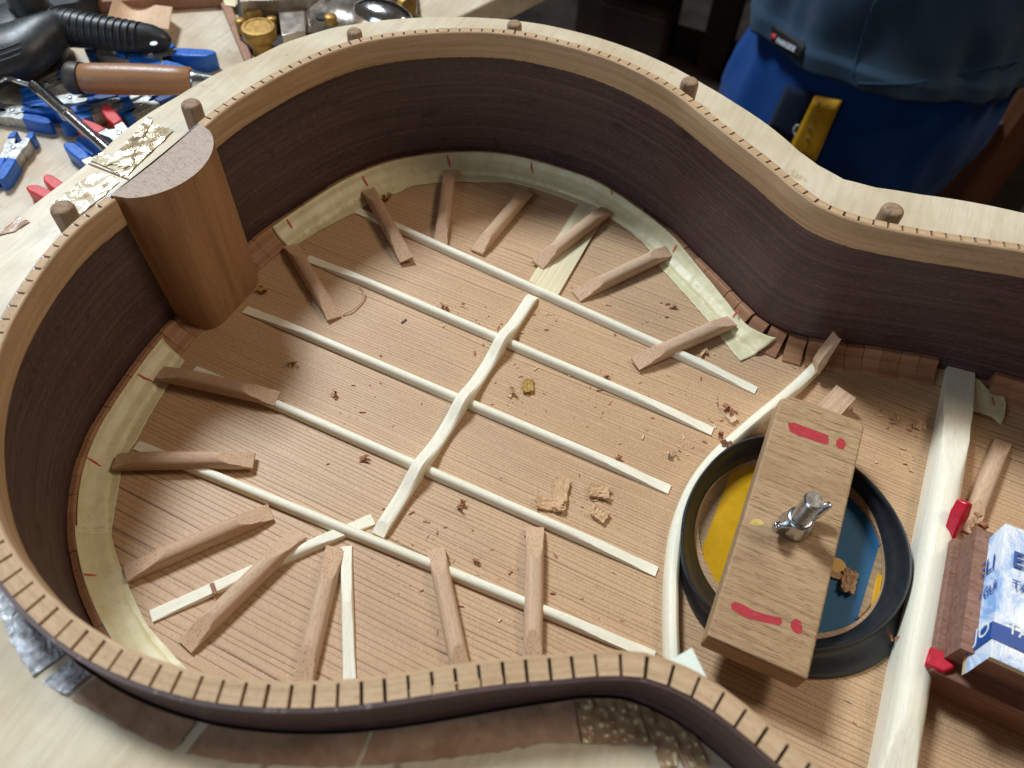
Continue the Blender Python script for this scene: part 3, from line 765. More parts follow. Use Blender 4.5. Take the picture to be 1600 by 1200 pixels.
b = B(); c_ = at(1308, 885, -1.95)-WO; b.lathe([(4.2, 0), (4.1, .08)], 24, Matrix.Translation(c_)); b.make('yellow_dot', M['yellow'], wb)
wpoly('yellow_patch', [(1371, 895), (1379, 900), (1372, 935), (1360, 952), (1364, 925)], -1.95, M['yellow'])
# ------------------------------------------------------------------ soundhole clamp
cl = empty('soundhole_clamp', (307, -4, 0)); tag(cl, 'black rubber ring held over the soundhole by a wooden crossbar with wing nut', 'clamp')
LO = Vector((307, -4, 0)); b = B(); c0 = Vector((309.3, -2.6, 0)); c1 = Vector((306.4, -4.6, 0))
ZR = 12.5
def ringcurve(pts, z, c_):
    A_ = []
    for x, y in pts:
        p = at(x, y, z)-c_; A_.append((math.atan2(p.y, p.x) % (2*math.pi), math.hypot(p.x, p.y)))
    A_.sort(); A_ = [(A_[-1][0]-2*math.pi, A_[-1][1])]+A_+[(A_[0][0]+2*math.pi, A_[0][1])]; return A_
def rint(A_, t):
    xs = [a for a, r in A_]; ys = [r for a, r in A_]
    return float(np.mean([np.interp((t+d+math.pi*2) % (math.pi*2), xs, ys) for d in (-.22, -.11, 0, .11, .22)]))
RC = Vector((306.5, -5.5, 0))
rim_ = ringcurve([(1066, 850), (1070, 800), (1092, 750), (1122, 712), (1155, 688), (1190, 679), (1345, 735), (1400, 800), (1427, 870), (1417, 930), (1372, 983), (1293, 1011), (1200, 1005), (1100, 945), (1074, 905)], ZR, RC)
inn_ = ringcurve([(1083, 850), (1088, 810), (1110, 762), (1150, 730), (1200, 712), (1345, 770), (1376, 845), (1383, 900), (1365, 950), (1330, 985), (1280, 1000), (1200, 990), (1130, 945), (1095, 895)], .6, RC)
bas_ = ringcurve([(1290, 1060), (1250, 1058), (1340, 1052), (1385, 1030), (1066, 915), (1085, 965), (1120, 1003), (1067, 850), (1072, 795), (1096, 742), (1132, 700), (1180, 680), (1410, 800), (1425, 900)], .4, RC)
V = []; n = 96
for q in range(16):
    for i in range(n):
        a_ = 2*math.pi*i/n; r1 = rint(rim_, a_); r0 = rint(inn_, a_); rb = max(r0+3.5, min(57, rint(bas_, a_)))
        pf = [(r0, .35), (r0-.2, 2.5), (r0+(r1-r0)*.35, 5), (r0+(r1-r0)*.66, 8.8), (r1-1.7, ZR-1.4), (r1-1.2, ZR-.35), (r1-.7, ZR), (r1, ZR-.5), (r1+.15, ZR-1.6), (r1-.3+(rb-r1)*.08, ZR-4), (r1-.2+(rb-r1)*.25, ZR-7), (r1+(rb-r1)*.55, 4.5), (r1+(rb-r1)*.82, 2.6), (rb, 1.5), (rb-.1, .35), (r0+1, .3)]
        r, z = pf[q]; V.append(Vector((RC.x+r*math.cos(a_), RC.y+r*math.sin(a_), z))-LO)
F = [(j*n+i, j*n+(i+1) % n, ((j+1) % 16)*n+(i+1) % n, ((j+1) % 16)*n+i) for j in range(16) for i in range(n)]
mesh('rubber_ring', V, F, M['rubber'], cl, sharp=70)
ZB0, ZB1 = 12.6, 25.5
cs = [at(1221, 613, ZB1), at(1354, 660, ZB1), at(1262, 1058, ZB1), at(1105, 997, ZB1)]
ex = ((cs[0]-cs[3])+(cs[1]-cs[2])); ex.z = 0; Lb = ((cs[0]-cs[3]).length+(cs[1]-cs[2]).length)/2; Wb = ((cs[0]-cs[1]).length+(cs[2]-cs[3]).length)/2
cc = sum(cs, Vector())/4; ex.normalize(); ey = Vector((-ex.y, ex.x, 0))
MB_ = Matrix(((ey.x, ex.x, 0, cc.x-LO.x), (ey.y, ex.y, 0, cc.y-LO.y), (0, 0, 1, (ZB0+ZB1)/2), (0, 0, 0, 1)))
b = B(); h2 = (ZB1-ZB0)/2
poly = [(-Wb/2, -Lb/2), (Wb/2, -Lb/2), (Wb/2, Lb/2-4), (Wb/2-5, Lb/2), (-Wb/2+2, Lb/2), (-Wb/2, Lb/2-3)]
# the end overhangs are cut at a slant
b.prism(poly, -h2, h2)
o = b.make('crossbar', M['bar'], None, sharp=30); o.matrix_world = metres(MB_); o.parent = cl; bevel(o, 1.0, 3)
# marker dashes and dots, flat ink
def inkpoly(pts, z=ZB1+.07):
    P = [at(x, y, z) for x, y in pts]; return mesh('marker_dash', [p-LO for p in P], [tuple(range(len(P)))], M['redpen'], cl, sharp=0)
inkpoly([(1231, 661), (1240, 660), (1262, 668), (1294, 680), (1295, 690), (1293, 695), (1270, 688), (1245, 680), (1234, 674)])
inkpoly([(1307, 688), (1313, 684), (1319, 687), (1322, 695), (1318, 702), (1311, 701), (1306, 696)])
inkpoly([(1142, 944), (1148, 940), (1160, 944), (1180, 955), (1221, 966), (1222, 974), (1218, 977), (1195, 973), (1168, 966), (1150, 957), (1143, 951)])
inkpoly([(1236, 972), (1243, 966), (1251, 970), (1254, 980), (1253, 989), (1247, 991), (1239, 986), (1235, 979)])
gp = [at(1182+11*math.cos(a_)*(1+.2*math.sin(3*a_)), 816+5.5*math.sin(a_), ZB1+.06) for a_ in [i*math.pi/8 for i in range(16)]]
M['glue'] = flat('yellow_glue', 'cdb264', .35)
mesh('glue_spot', [p-LO for p in gp], [tuple(range(16))], M['glue'], cl, sharp=0)
# bolt and wing nut
bp = at(1245, 818, ZB1+3)-LO; b = B()
prof = [(4.0, -30)]
z = 4
while z < 23: prof += [(4.0, z), (3.65, z+.45), (4.0, z+.9)]; z += 1.15
prof += [(3.9, 23.3), (3.4, 23.9)]
b.lathe(prof, 28, Matrix.Translation((bp.x, bp.y, ZB1))); b.make('bolt', M['steel'], cl, sharp=40)
b = B(); b.lathe([(6.9, .05), (6.9, 1.6), (6.2, 2.8), (5.6, 7.6), (5.2, 8.6), (4.1, 8.7)], 28, Matrix.Translation((bp.x, bp.y, ZB1)))
wd = (at(1292, 780, ZB1+12)-at(1214, 815, ZB1+9)); wd.z = 0; wd.normalize()
for sg in (1, -1):
    fr_ = frame((bp.x, bp.y, ZB1), wd*sg)
    pr = [(3, .6), (7.5, 1.2), (11, 3.6), (13.4, 7.2), (14.2, 10.2), (13.2, 11.8), (10.8, 11.2), (7.6, 8.6), (4.6, 7.4), (3, 7.2)]
    n = len(pr); V = [fr_ @ Vector((x, -1.7+.25*(x > 10), z)) for x, z in pr]+[fr_ @ Vector((x, 1.7-.25*(x > 10), z)) for x, z in pr]
    b.add(V, [tuple(range(n)), tuple(range(2*n-1, n-1, -1))]+[(i, (i+1) % n, n+(i+1) % n, n+i) for i in range(n)])
o = b.make('wing_nut', M['steel'], cl, sharp=40); bevel(o, .8, 3, 40)
# ------------------------------------------------------------------ loose wood sticks
sticks = [  # (end a, za), (end b, zb), label
 ((249, 581), 4, (433, 622), 3, 'dark stick whose inner end rests on the end of a white fan brace', 1),
 ((178, 720), 3.0, (396, 718), 2.2, 'level brown stick at the left with its outer end on the tape', 1),
 ((195, 897), .6, (423, 799), .2, 'brown stick at lower left sloping up right, next below the level one', 1),
 ((288, 1010), .2, (469, 831), 1.6, 'brown stick lying across the white closing brace with a dark notch', 0),
 ((470, 1080), .2, (524, 853), .2, 'steep brown stick directly left of the short upright white brace', 0),
 ((724, 1066), .2, (681, 857), 1.5, 'brown stick by the front rim with speckled end over the lowest fan brace', 0),
 ((832, 1048), .2, (836, 822), 1.5, 'upright brown stick by the front rim, crossing the lowest fan brace right of the others', 0),
 ((453, 381), 1.6, (522, 496), .2, 'stick just right of the tail block pointing down to the right', 1),
 ((575, 295), 2.2, (635, 404), 2.2, 'shaded stick at the back of the tail side, crossing the topmost fan brace', 1),
 ((703, 264), 2.2, (688, 381), .2, 'nearly upright short stick under the far rim', 1),
 ((825, 297), 1.6, (745, 392), .2, 'stick between the upright far one and the wide end of the bridge strap', 0),
 ((948, 327), 3.0, (840, 412), 1.4, 'stick resting on the wide pale end of the bridge strap', 0),
 ((1046, 391), 2.8, (901, 461), .2, 'middle stick of the three at the far right side, clear of every brace', 0),
 ((1145, 500), 2.8, (993, 567), 1.6, 'stick across the topmost fan brace near the end of the tape', 0),
 ((1568, 688), .2, (1512, 830), .2, 'stick beyond the thick white transverse brace, by the red clamp', 0)]
for i, (pa, za, pb, zb, lab, mt) in enumerate(sticks):
    a = at(*pa, za+2); b_ = at(*pb, zb+2); a.z = za+.1; b_.z = zb+.1
    rr = random.Random(i)
    V, F = bar_mesh((b_-a).length, 7.9, 5.9+rr.uniform(-.3, .3), side=.42, e0=(rr.uniform(1.0, 1.8), rr.uniform(.24, .34), rr.uniform(-.2, .2)), e1=(rr.uniform(1.0, 1.8), rr.uniform(.24, .34), rr.uniform(-.2, .2)), n=16)
    o = put('wood_stick', V, F, None, a, b_, sharp=30, fm=bar_mesh.fm, mats=[M['stick_b' if mt else 'stick'], M['cut']])
    tag(o, lab, 'stick', 'loose brown sticks laid around the soundboard')
# stick under the clamp bar: square end with a slanting top
a = at(1330, 640, 5); b_ = at(1262, 700, 5); a.z = b_.z = .2
V, F = bar_mesh(40, 11, 10, side=.95, e0=(9, 0, 0), e1=(1, .4, 0), flat_top=.98)
a1 = at(1322, 612, 9); a1.z = .2; d = Vector((-.35, -1, 0)).normalized()
o = put('wood_stick', V, F, M['stick'], a1, a1+d*40, sharp=20); tag(o, 'square brown stick end peeking from behind the top of the wooden crossbar', 'stick')
# wedge standing on the end of the harmonic bar
wp = at(1277, 578, 5); wq = wp+Vector((2.0, 9.5, 17))
V, F = bar_mesh(21, 8.5, 3.4, side=.9, e0=(1.2, .5, 0), e1=(1.6, .12, 0), flat_top=.9)
o = put('wood_wedge', V, F, M['stick'], (wp.x, wp.y, 4.5), (wq.x, wq.y, 21), up=(-.8, -.1, .4), sharp=20)
tag(o, 'small brown wedge standing tilted at the end of the curved white bar', 'wedge')
# woven paper triangle
P3 = [at(1028, 1042, 22), at(1081, 1012, 16), at(1113, 1075, 16)]
P3 = [at(1022, 1046, 84), at(1081, 1012, 78), at(1115, 1080, 86)]
V = [p for p in P3]+[p-Vector((0, 0, .5)) for p in P3]
o = mesh('paper_triangle', V, [(0, 1, 2), (5, 4, 3), (0, 3, 4, 1), (1, 4, 5, 2), (2, 5, 3, 0)], M['tri'], sharp=0)
tag(o, 'pale triangle of woven paper sticking up behind the front rim beside the rubber ring', 'paper')
# ------------------------------------------------------------------ brown block with the wrapped caul, red clamp pieces
zk = 18
A_ = at(1489, 839, zk); Bq = at(1455, 1046, zk)
blk = empty('brown_block', (A_.x, (A_.y+Bq.y)/2, 0)); tag(blk, 'brown mahogany block under the blue and white wrapped caul', 'wood block')
b = B(); dd = (A_-Bq); dd.z = 0
b.prism([(Bq.x, Bq.y), (Bq.x+150, Bq.y-4), (A_.x+150, A_.y-4), (A_.x, A_.y)], .1, zk)
o = mesh('block', [Vector(v)-Vector((A_.x, (A_.y+Bq.y)/2, 0)) for v in b.V], b.F, M['mahog'], blk, sharp=30); bevel(o, .8, 2)
ca = empty('wrapped_caul', (460, 10, zk)); tag(ca, 'arched wooden caul wrapped in blue and white printed plastic', 'caul'); CO = Vector((460, 10, zk))
z0, z1 = 30, 38
L0, L1 = at(1535, 851, z0), at(1509, 1052, z0)
R0, R1 = at(1571, 818, z1), at(1547, 1026, z1)
yt = (L0.y+R0.y)/2; ybm = (L1.y+R1.y)/2
xa = [(L0, L1, 0), (R0, R1, 0)]
E0 = Vector((R0.x+70, R0.y+3, z1)); E1 = Vector((R1.x+70, R1.y-1, z1))
F0 = Vector((R0.x+95, L0.y+8, z0-4)); F1 = Vector((R1.x+95, L1.y+4, z0-4))
rows = []; n = 16
for k_ in range(n+1):
    t = k_/n
    row = []
    base = [L0.lerp(L1, t), R0.lerp(R1, t), E0.lerp(E1, t), F0.lerp(F1, t)]
    for j in range(3):
        for q in range(6):
            u_ = q/6; p = base[j].lerp(base[j+1], u_)
            p = p+Vector((0, 0, .35*nz3(p.x*.12, p.y*.12, 3)+(.0 if q else .0))); row.append(p)
    row.append(base[3]); rows.append(row)
m_ = len(rows[0]); V = [p-CO for r_ in rows for p in r_]; F = [(i*m_+j, i*m_+j+1, (i+1)*m_+j+1, (i+1)*m_+j) for i in range(n) for j in range(m_-1)]
o = mesh('printed_wrap', V, F, M['paper'], ca, sharp=50)
V2 = []
for off in (-.35, -3.2):
    for t in (0, 1):
        for P_ in ([L0, L1], [R0, R1], [E0, E1], [F0, F1]): V2.append(P_[0].lerp(P_[1], .002 if t == 0 else .997)+Vector((0, 0, off))-CO)
F2 = []
for j in range(3):
    F2 += [(j, j+1, 4+j+1, 4+j), (8+j, 12+j, 12+j+1, 8+j+1), (j, 8+j, 8+j+1, j+1), (4+j, 4+j+1, 12+j+1, 12+j)]
F2 += [(0, 4, 12, 8), (3, 11, 15, 7)]
mesh('arched_board', V2, F2, M['pale_y'], ca, sharp=20)
core = [(R1.x-8, R1.y+1.5), (R1.x+90, R1.y+3), (R0.x+90, R0.y-2), (R0.x-8, R0.y-3)]
b = B(); b.prism(core, .05, 14.5, Matrix.Translation((-CO.x, -CO.y, 0))); b.make('core_block', M['mahog'], ca, sharp=20)
# print on the wrap
def onwrap(u_, t, facet=0, lift=.5):
    a = (L0.lerp(L1, t) if facet == 0 else R0.lerp(R1, t)); c_ = (R0.lerp(R1, t) if facet == 0 else E0.lerp(E1, t))
    n_ = ((c_-a).cross(Vector((0, -1, 0)))).normalized(); n_ = n_ if n_.z > 0 else -n_
    return a.lerp(c_, u_)+n_*lift, (c_-a).normalized(), n_
EYW = (L0-L1).normalized()
def wrap_text(name, txt, u_, t, facet, size, mat, bold=0, rot=0, wx=1):
    p, ex_, n_ = onwrap(u_, t, facet, .95); ey_ = EYW
    mt = Matrix(((ex_.x, ey_.x, n_.x, p.x-CO.x), (ex_.y, ey_.y, n_.y, p.y-CO.y), (ex_.z, ey_.z, n_.z, p.z-CO.z), (0, 0, 0, 1))) @ Matrix.Rotation(rot, 4, 'Z')
    return text_mesh(name, txt, size, mat, mt, ca, bold=bold, ext=.04, wx=wx)
wrap_text('print_text', 'ELI', .1, .33, 0, 9.6, M['inkblue'], .04, 0, .7)
wrap_text('print_text', 'E', .05, .31, 1, 9.5, M['inkblue'], .25, 0, .95)
wrap_text('print_text', 'D GUI', .08, .52, 0, 5.8, M['inkblue'], .02, 0, .66)
wrap_text('print_text', 'TA', .06, .475, 1, 5.4, M['inkblue'], .03, 0, .95)
# blue band and pale letters on it
def band(t0_, t1_, mat, lift=.45, slope=.0):
    V = []
    pts_ = []
    for facet, us in ((0, [i/6 for i in range(7)]), (1, [i/6 for i in range(1, 7)])):
        for u_ in us:
            pts_.append((facet, u_))
    for facet, u_ in pts_:
        for t in (t0_, t1_):
            p, _, n_ = onwrap(u_, t+(-slope*(1-u_) if False else 0), facet, lift+.35); V.append(p-CO)
    F = [(2*i, 2*i+1, 2*i+3, 2*i+2) for i in range(len(pts_)-1)]
    return mesh('blue_band', V, F, mat, ca, sharp=0)
band(.76, .88, M['inkblue'])
wrap_text('print_text', 'JO', .28, .83, 0, 8.0, M['white'], .05, 0, .8)
wrap_text('print_text', 'TA', .06, .80, 1, 7.5, M['white'], .05, 0, .9)
# red clamp pieces
b = B(); p0 = at(1508, 783, 24); p1 = at(1484, 838, 12)
rc = empty('red_clamp_bar', (p1.x, p1.y, 0)); tag(rc, 'red plastic bar standing between the white transverse brace and the brown block', 'clamp bar')
RO_ = Vector((p1.x, p1.y, 0))
b.tube([p0-RO_, p0.lerp(p1, .35)-RO_, p1-RO_, at(1478, 850, 3)-RO_], [(3.6, 3.2), (4.2, 3.8), (3.6, 3), (2, 2)], 4); o = b.make('bar', M['red'], rc, sharp=30); bevel(o, .9, 3)
b = B(); p0 = at(1447, 1030, 14); p1 = at(1490, 1047, 17)
rc2 = empty('red_clamp_pad', (p0.x, p0.y, 0)); tag(rc2, 'red plastic clamp pad at the near corner of the brown block', 'clamp pad'); RO2 = Vector((p0.x, p0.y, 0))
fr_ = frame(p0.lerp(p1, .5)-RO2, p1-p0); L_ = (p1-p0).length
b.prism([(-L_/2, -4), (L_/2-3, -4.5), (L_/2, -1), (L_/2-1, 4), (-L_/2, 4)], -4.5, 4, fr_); o = b.make('pad', M['red'], rc2, sharp=30); bevel(o, .8, 2)
# ------------------------------------------------------------------ shavings and chips
def curl(L_, w_, R_, turns, th_=.25, n=18, tw=.3, seed=0):
    rr = random.Random(seed); V = []
    for i in range(n+1):
        t = i/n; ang = turns*2*math.pi*t; r_ = R_*(1-.35*t)
        x = r_*math.sin(ang)+L_*t*.35; z = R_-r_*math.cos(ang); sk = tw*L_*t
        hw = w_/2*(1+.25*rr.uniform(-1, 1))
        V += [(x, -hw+sk, z), (x, hw+sk, z)]
    F = [(2*i, 2*i+1, 2*i+3, 2*i+2) for i in range(n)]; return V, F
def shaving(px, py, L_, w_, R_, turns, mat, rz, label, seed=0, z=.15, tilt=(0, 0), name='wood_shaving', cat='shaving', grp='shavings on the soundboard'):
    p = at(px, py, z+R_*.6); rr = random.Random(seed*7+1); Vs = []; Fs = []
    for q in range(3):
        V, F = curl(L_*rr.uniform(.5, 1), w_*rr.uniform(.5, 1), R_*rr.uniform(.6, 1.1), turns*rr.uniform(.6, 1.1), seed=seed+q, tw=rr.uniform(-.5, .5))
        R = Matrix.Rotation(rr.uniform(-1.2, 1.2), 4, 'Z') @ Matrix.Rotation(rr.uniform(-.5, .5), 4, 'X')
        o_ = Vector((rr.uniform(-.3, .3)*L_, rr.uniform(-.3, .3)*L_, 0))
        V = [R @ Vector(v)+o_ for v in V]; n = len(Vs); Vs += V; Fs += [tuple(i+n for i in f_) for f_ in F]
    mz = min(v.z for v in Vs); Vs = [v-Vector((0, 0, mz)) for v in Vs]
    o = mesh(name, Vs, Fs, mat, sharp=0)
    sm = o.modifiers.new('thick', 'SOLIDIFY'); sm.thickness = .22*S
    o.matrix_world = metres(Matrix.Translation((p.x, p.y, z))) @ Matrix.Rotation(rz, 4, 'Z')
    if label: tag(o, label, cat, grp)
    return o
def chip(px, py, L_, w_, h_, mat, ang_px, label, z=.15, seed=0, name='wood_chip', bend=.0, stp=None):
    """splintered chip with ragged ends; ang_px: pixel that its long side points at"""
    rr = random.Random(seed); p = at(px, py, z+h_*.6); q = at(ang_px[0], ang_px[1], z+h_*.6); V = []; n = 9; m = 7
    for k_ in (0, 1):
        for i in range(n+1):
            for j in range(m+1):
                x = -L_/2+L_*i/n; y = -w_/2+w_*j/m
                if i in (0, n): x += rr.uniform(-.16, .12)*L_*.6
                if j in (0, m): y += rr.uniform(-.06, .06)*w_
                zz = (h_*.7 if k_ else 0)+rr.uniform(-.16, .16)*(1 if k_ else .2)*h_+(bend+.5)*(x/L_*2)**2*.8
                V.append((x, y, max(0, zz)))
    F = []; s1 = (n+1)*(m+1); g_ = lambda k_, i, j: k_*s1+i*(m+1)+j
    for i in range(n):
        for j in range(m): F += [(g_(0, i, j), g_(0, i, j+1), g_(0, i+1, j+1), g_(0, i+1, j)), (g_(1, i, j), g_(1, i+1, j), g_(1, i+1, j+1), g_(1, i, j+1))]
        F += [(g_(0, i, 0), g_(0, i+1, 0), g_(1, i+1, 0), g_(1, i, 0)), (g_(0, i, m), g_(1, i, m), g_(1, i+1, m), g_(0, i+1, m))]
    for j in range(m): F += [(g_(0, 0, j), g_(1, 0, j), g_(1, 0, j+1), g_(0, 0, j+1)), (g_(0, n, j), g_(0, n, j+1), g_(1, n, j+1), g_(1, n, j))]
    o = mesh(name, V, F, mat, sharp=20); mt = frame((p.x, p.y, z), (q.x-p.x, q.y-p.y, 0)); o.matrix_world = metres(mt)
    tag(o, label, 'wood chip', 'chips on the soundboard'); return o
chip(825, 602, 7.8, 5.2, 2.2, M['gold'], (827, 560), 'golden square chip standing alone right of the bridge strap', seed=1)
chip(876, 771, 17, 6.4, 2.6, M['chip'], (882, 730), 'longest upright chip of the L-shaped pair in the middle', seed=2, bend=.6)
chip(858, 787, 12, 5.6, 2.2, M['chip'], (835, 783), 'ragged chip forming the foot of the L-shaped pair', seed=3, bend=1.2)
chip(937, 768, 8.5, 6, 3.0, M['chip'], (950, 770), 'chip with a white speck, upper of two right of the L-shaped pair', seed=4, bend=.5)
chip(938, 803, 7.0, 6.0, 2.8, M['chip'], (950, 812), 'bright square chip, lower of two right of the L-shaped pair', seed=5)
chip(1327, 908, 11, 5.8, 3.0, M['chip'], (1335, 875), 'brown chip lying on the blue panel under the crossbar', z=-1.8, seed=6, bend=.6)
chip(1310, 900, 7, 3.0, 1.4, M['chip'], (1330, 906), 'thin splinter touching the chip on the blue panel', z=-1.8, seed=7)
chip(1143, 652, 5.2, 4.2, 2.0, M['chipw'], (1150, 660), 'small pale square chip near the curved bar', seed=8)
shaving(800, 614, 8, 3.2, 2.0, .5, M['chip'], .4, 'frayed tan shaving left of the golden square chip', 11)
shaving(692, 482, 6, 2.6, 1.9, .7, M['chipr'], .8, 'reddish curl right of the far brace by the tail', 12)
shaving(410, 457, 7, 2.4, 2.3, .6, M['gold'], 2.0, 'shaded yellow curl beside the tail block', 13)
shaving(563, 718, 9, 2.0, 1.2, .35, M['chipr'], .2, 'flat reddish shaving between two braces at the left', 14)
shaving(722, 785, 6, 2.4, 1.8, .6, M['chipr'], -.7, 'reddish curl below the bridge strap', 15)
shaving(1134, 640, 5, 2.8, 2.2, .8, M['chipr'], .5, 'reddish curl beside the pale square chip', 16)
shaving(1396, 655, 7, 3.2, 2.0, .5, M['chip'], .3, 'orange shaving right of the crossbar', 17)
shaving(1436, 667, 8, 3.4, 2.4, .6, M['chip'], .9, 'orange shaving against the foot of the transverse brace', 18)
shaving(1046, 713, 6, 2.6, 1.9, .6, M['chipw'], 1.6, 'pale curl left of the curved bar', 19)
shaving(962, 715, 5, 2.2, 1.6, .7, M['chipr'], .1, 'small red curl on the edge of a fan brace', 20)
shaving(605, 311, 5, 3.0, 2.0, .8, M['gold'], 1.0, 'little golden roll by the inner edge of the far tape', 21)
shaving(740, 875, 4.5, 1.8, 1.0, .4, M['chipr'], -.4, 'thin red shaving left of the upright stick', 22)
shaving(1130, 692, 8, 3.0, 2.0, .6, M['chipr'], .8, 'brown shavings lying on the curved white bar', 23, z=7.5)
shaving(1098, 549, 5, 2.6, 1.6, .5, M['chip'], .5, 'tan shaving right of the stick by the tape end', 24)
shaving(1052, 533, 8, 2.4, 1.8, .7, M['chipr'], -.3, 'pinkish shavings left of the stick by the tape end', 25)
shaving(456, 568, 4.5, 2.2, 1.8, .7, M['gold'], .9, 'small tan curl above a brace in the shaded area', 26)
shaving(518, 618, 4, 2.4, 1.6, .7, M['chip'], .2, 'small tan curl in the middle of the left half', 27)
shaving(1045, 480, 8, 1.8, 1.2, .6, M['chipr'], .3, 'scattered pink curl above the topmost fan brace', 28)
shaving(950, 590, 6, 2.0, 1.4, .6, M['chipr'], .9, 'pinkish curl over the second fan brace', 29)
shaving(1520, 822, 10, 3.4, 3.0, .8, M['chip'], .2, 'pile of curled shavings between the red bar and the wrapped caul', 30, z=4)
shaving(1534, 832, 9, 3.0, 3.0, .9, M['chipr'], 1.4, 'darker curls on the brown block below the wrapped caul', 31, z=14)
shaving(1393, 996, 5, 1.6, 1.2, .3, M['chipr'], 1.2, 'thin splinter leaning between the rubber ring and the white brace', 32, z=6)
shaving(1350, 962, 6, 1.4, .8, .25, M['chipr'], -.6, 'thin brown splinter on the blue panel', 33, z=-1.8)
# long thin curl beside the stick near the block
b = B(); cp = [at(x, y, .8) for x, y in ((535, 492), (548, 487), (560, 478), (568, 468), (570, 460), (565, 452), (560, 447))]
for i, p in enumerate(cp): p.z = .5+1.0*abs(math.sin(i*1.3))
b.tube(smooth_poly(cp, 4), .35, 5); o = b.make('wood_shaving', M['chip']); tag(o, 'long thin hooked shaving curling from the stick by the tail block', 'shaving', 'shavings on the soundboard')
b = B(); p = at(631, 502, .3); b.box((p.x, p.y, .45), (.8, 3.6, .5), Matrix.Rotation(-.3, 3, 'Z')); o = b.make('dark_splinter', M['darkmetal']); tag(o, 'tiny black splinter in the open field left of the strap', 'splinter')
# dust crumbs that nobody could count
b = B(); rr = random.Random(5)
cent = [(700, 480, 25), (770, 520, 30), (800, 610, 30), (880, 780, 40), (940, 785, 30), (950, 600, 60), (1050, 620, 60), (1060, 700, 45), (1100, 560, 40), (1040, 500, 50), (960, 660, 60), (1130, 650, 30), (870, 480, 40), (840, 520, 60), (1400, 660, 50), (1230, 560, 40), (1440, 720, 25), (560, 640, 60), (650, 850, 60), (780, 900, 70), (900, 700, 120), (700, 650, 200), (1380, 1100, 60), (720, 900, 80), (920, 950, 80)]
crv = []
for cx_, cy_, sp_ in cent:
    for _ in range(16):
        x, y = rr.gauss(cx_, sp_*.7), rr.gauss(cy_, sp_*.55)
        p = at(x, y, .2); th = math.atan2(p.y, p.x-CX)
        if math.hypot(p.x-CX, p.y) > cubic(RB, th)-16 or (p-HC).length < 60 or 352 < p.x < 376: continue
        s0 = rr.choice((.35, .5, .7, 1.1)); R = Matrix.Rotation(rr.uniform(0, 6), 3, 'Z') @ Matrix.Rotation(rr.uniform(-.6, .6), 3, 'X')
        b.box((p.x, p.y, .15+s0*.2), (s0*rr.uniform(1, 2.8), s0*rr.uniform(.4, .9), s0*.35), R); crv.append(rr.randrange(3))
fm = [c_ for c_ in crv for _ in range(6)]
o = mesh('wood_crumbs', b.V, b.F, None, mats=[M['chipw'], M['chipr'], M['chip']], fm=fm, sharp=0); tag(o, 'tiny wood crumbs scattered over the soundboard', 'wood dust', kind='stuff')
# ------------------------------------------------------------------ workbench
ZBN = -20.
be = empty('workbench', (0, 0, -900)); tag(be, 'scratched pale workbench under the mould and the hand tools', 'workbench')
pl = [(-900, -700), (700, -700), (700, 130), (-30, 180), (-44, 342), (-24, 402), (-8, 450), (-340, 560), (-900, 640)]
b = B(); b.prism(pl, 855, 880); o = b.make('bench_top', M['bench'], be, sharp=30); bevel(o, 1.5, 2)
for x, y in ((-820, -620), (620, -620), (620, 60), (-820, 480), (-110, 380)):
    b = B(); b.box((x, y, 428), (70, 70, 854)); b.make('leg', M['plank'], be)
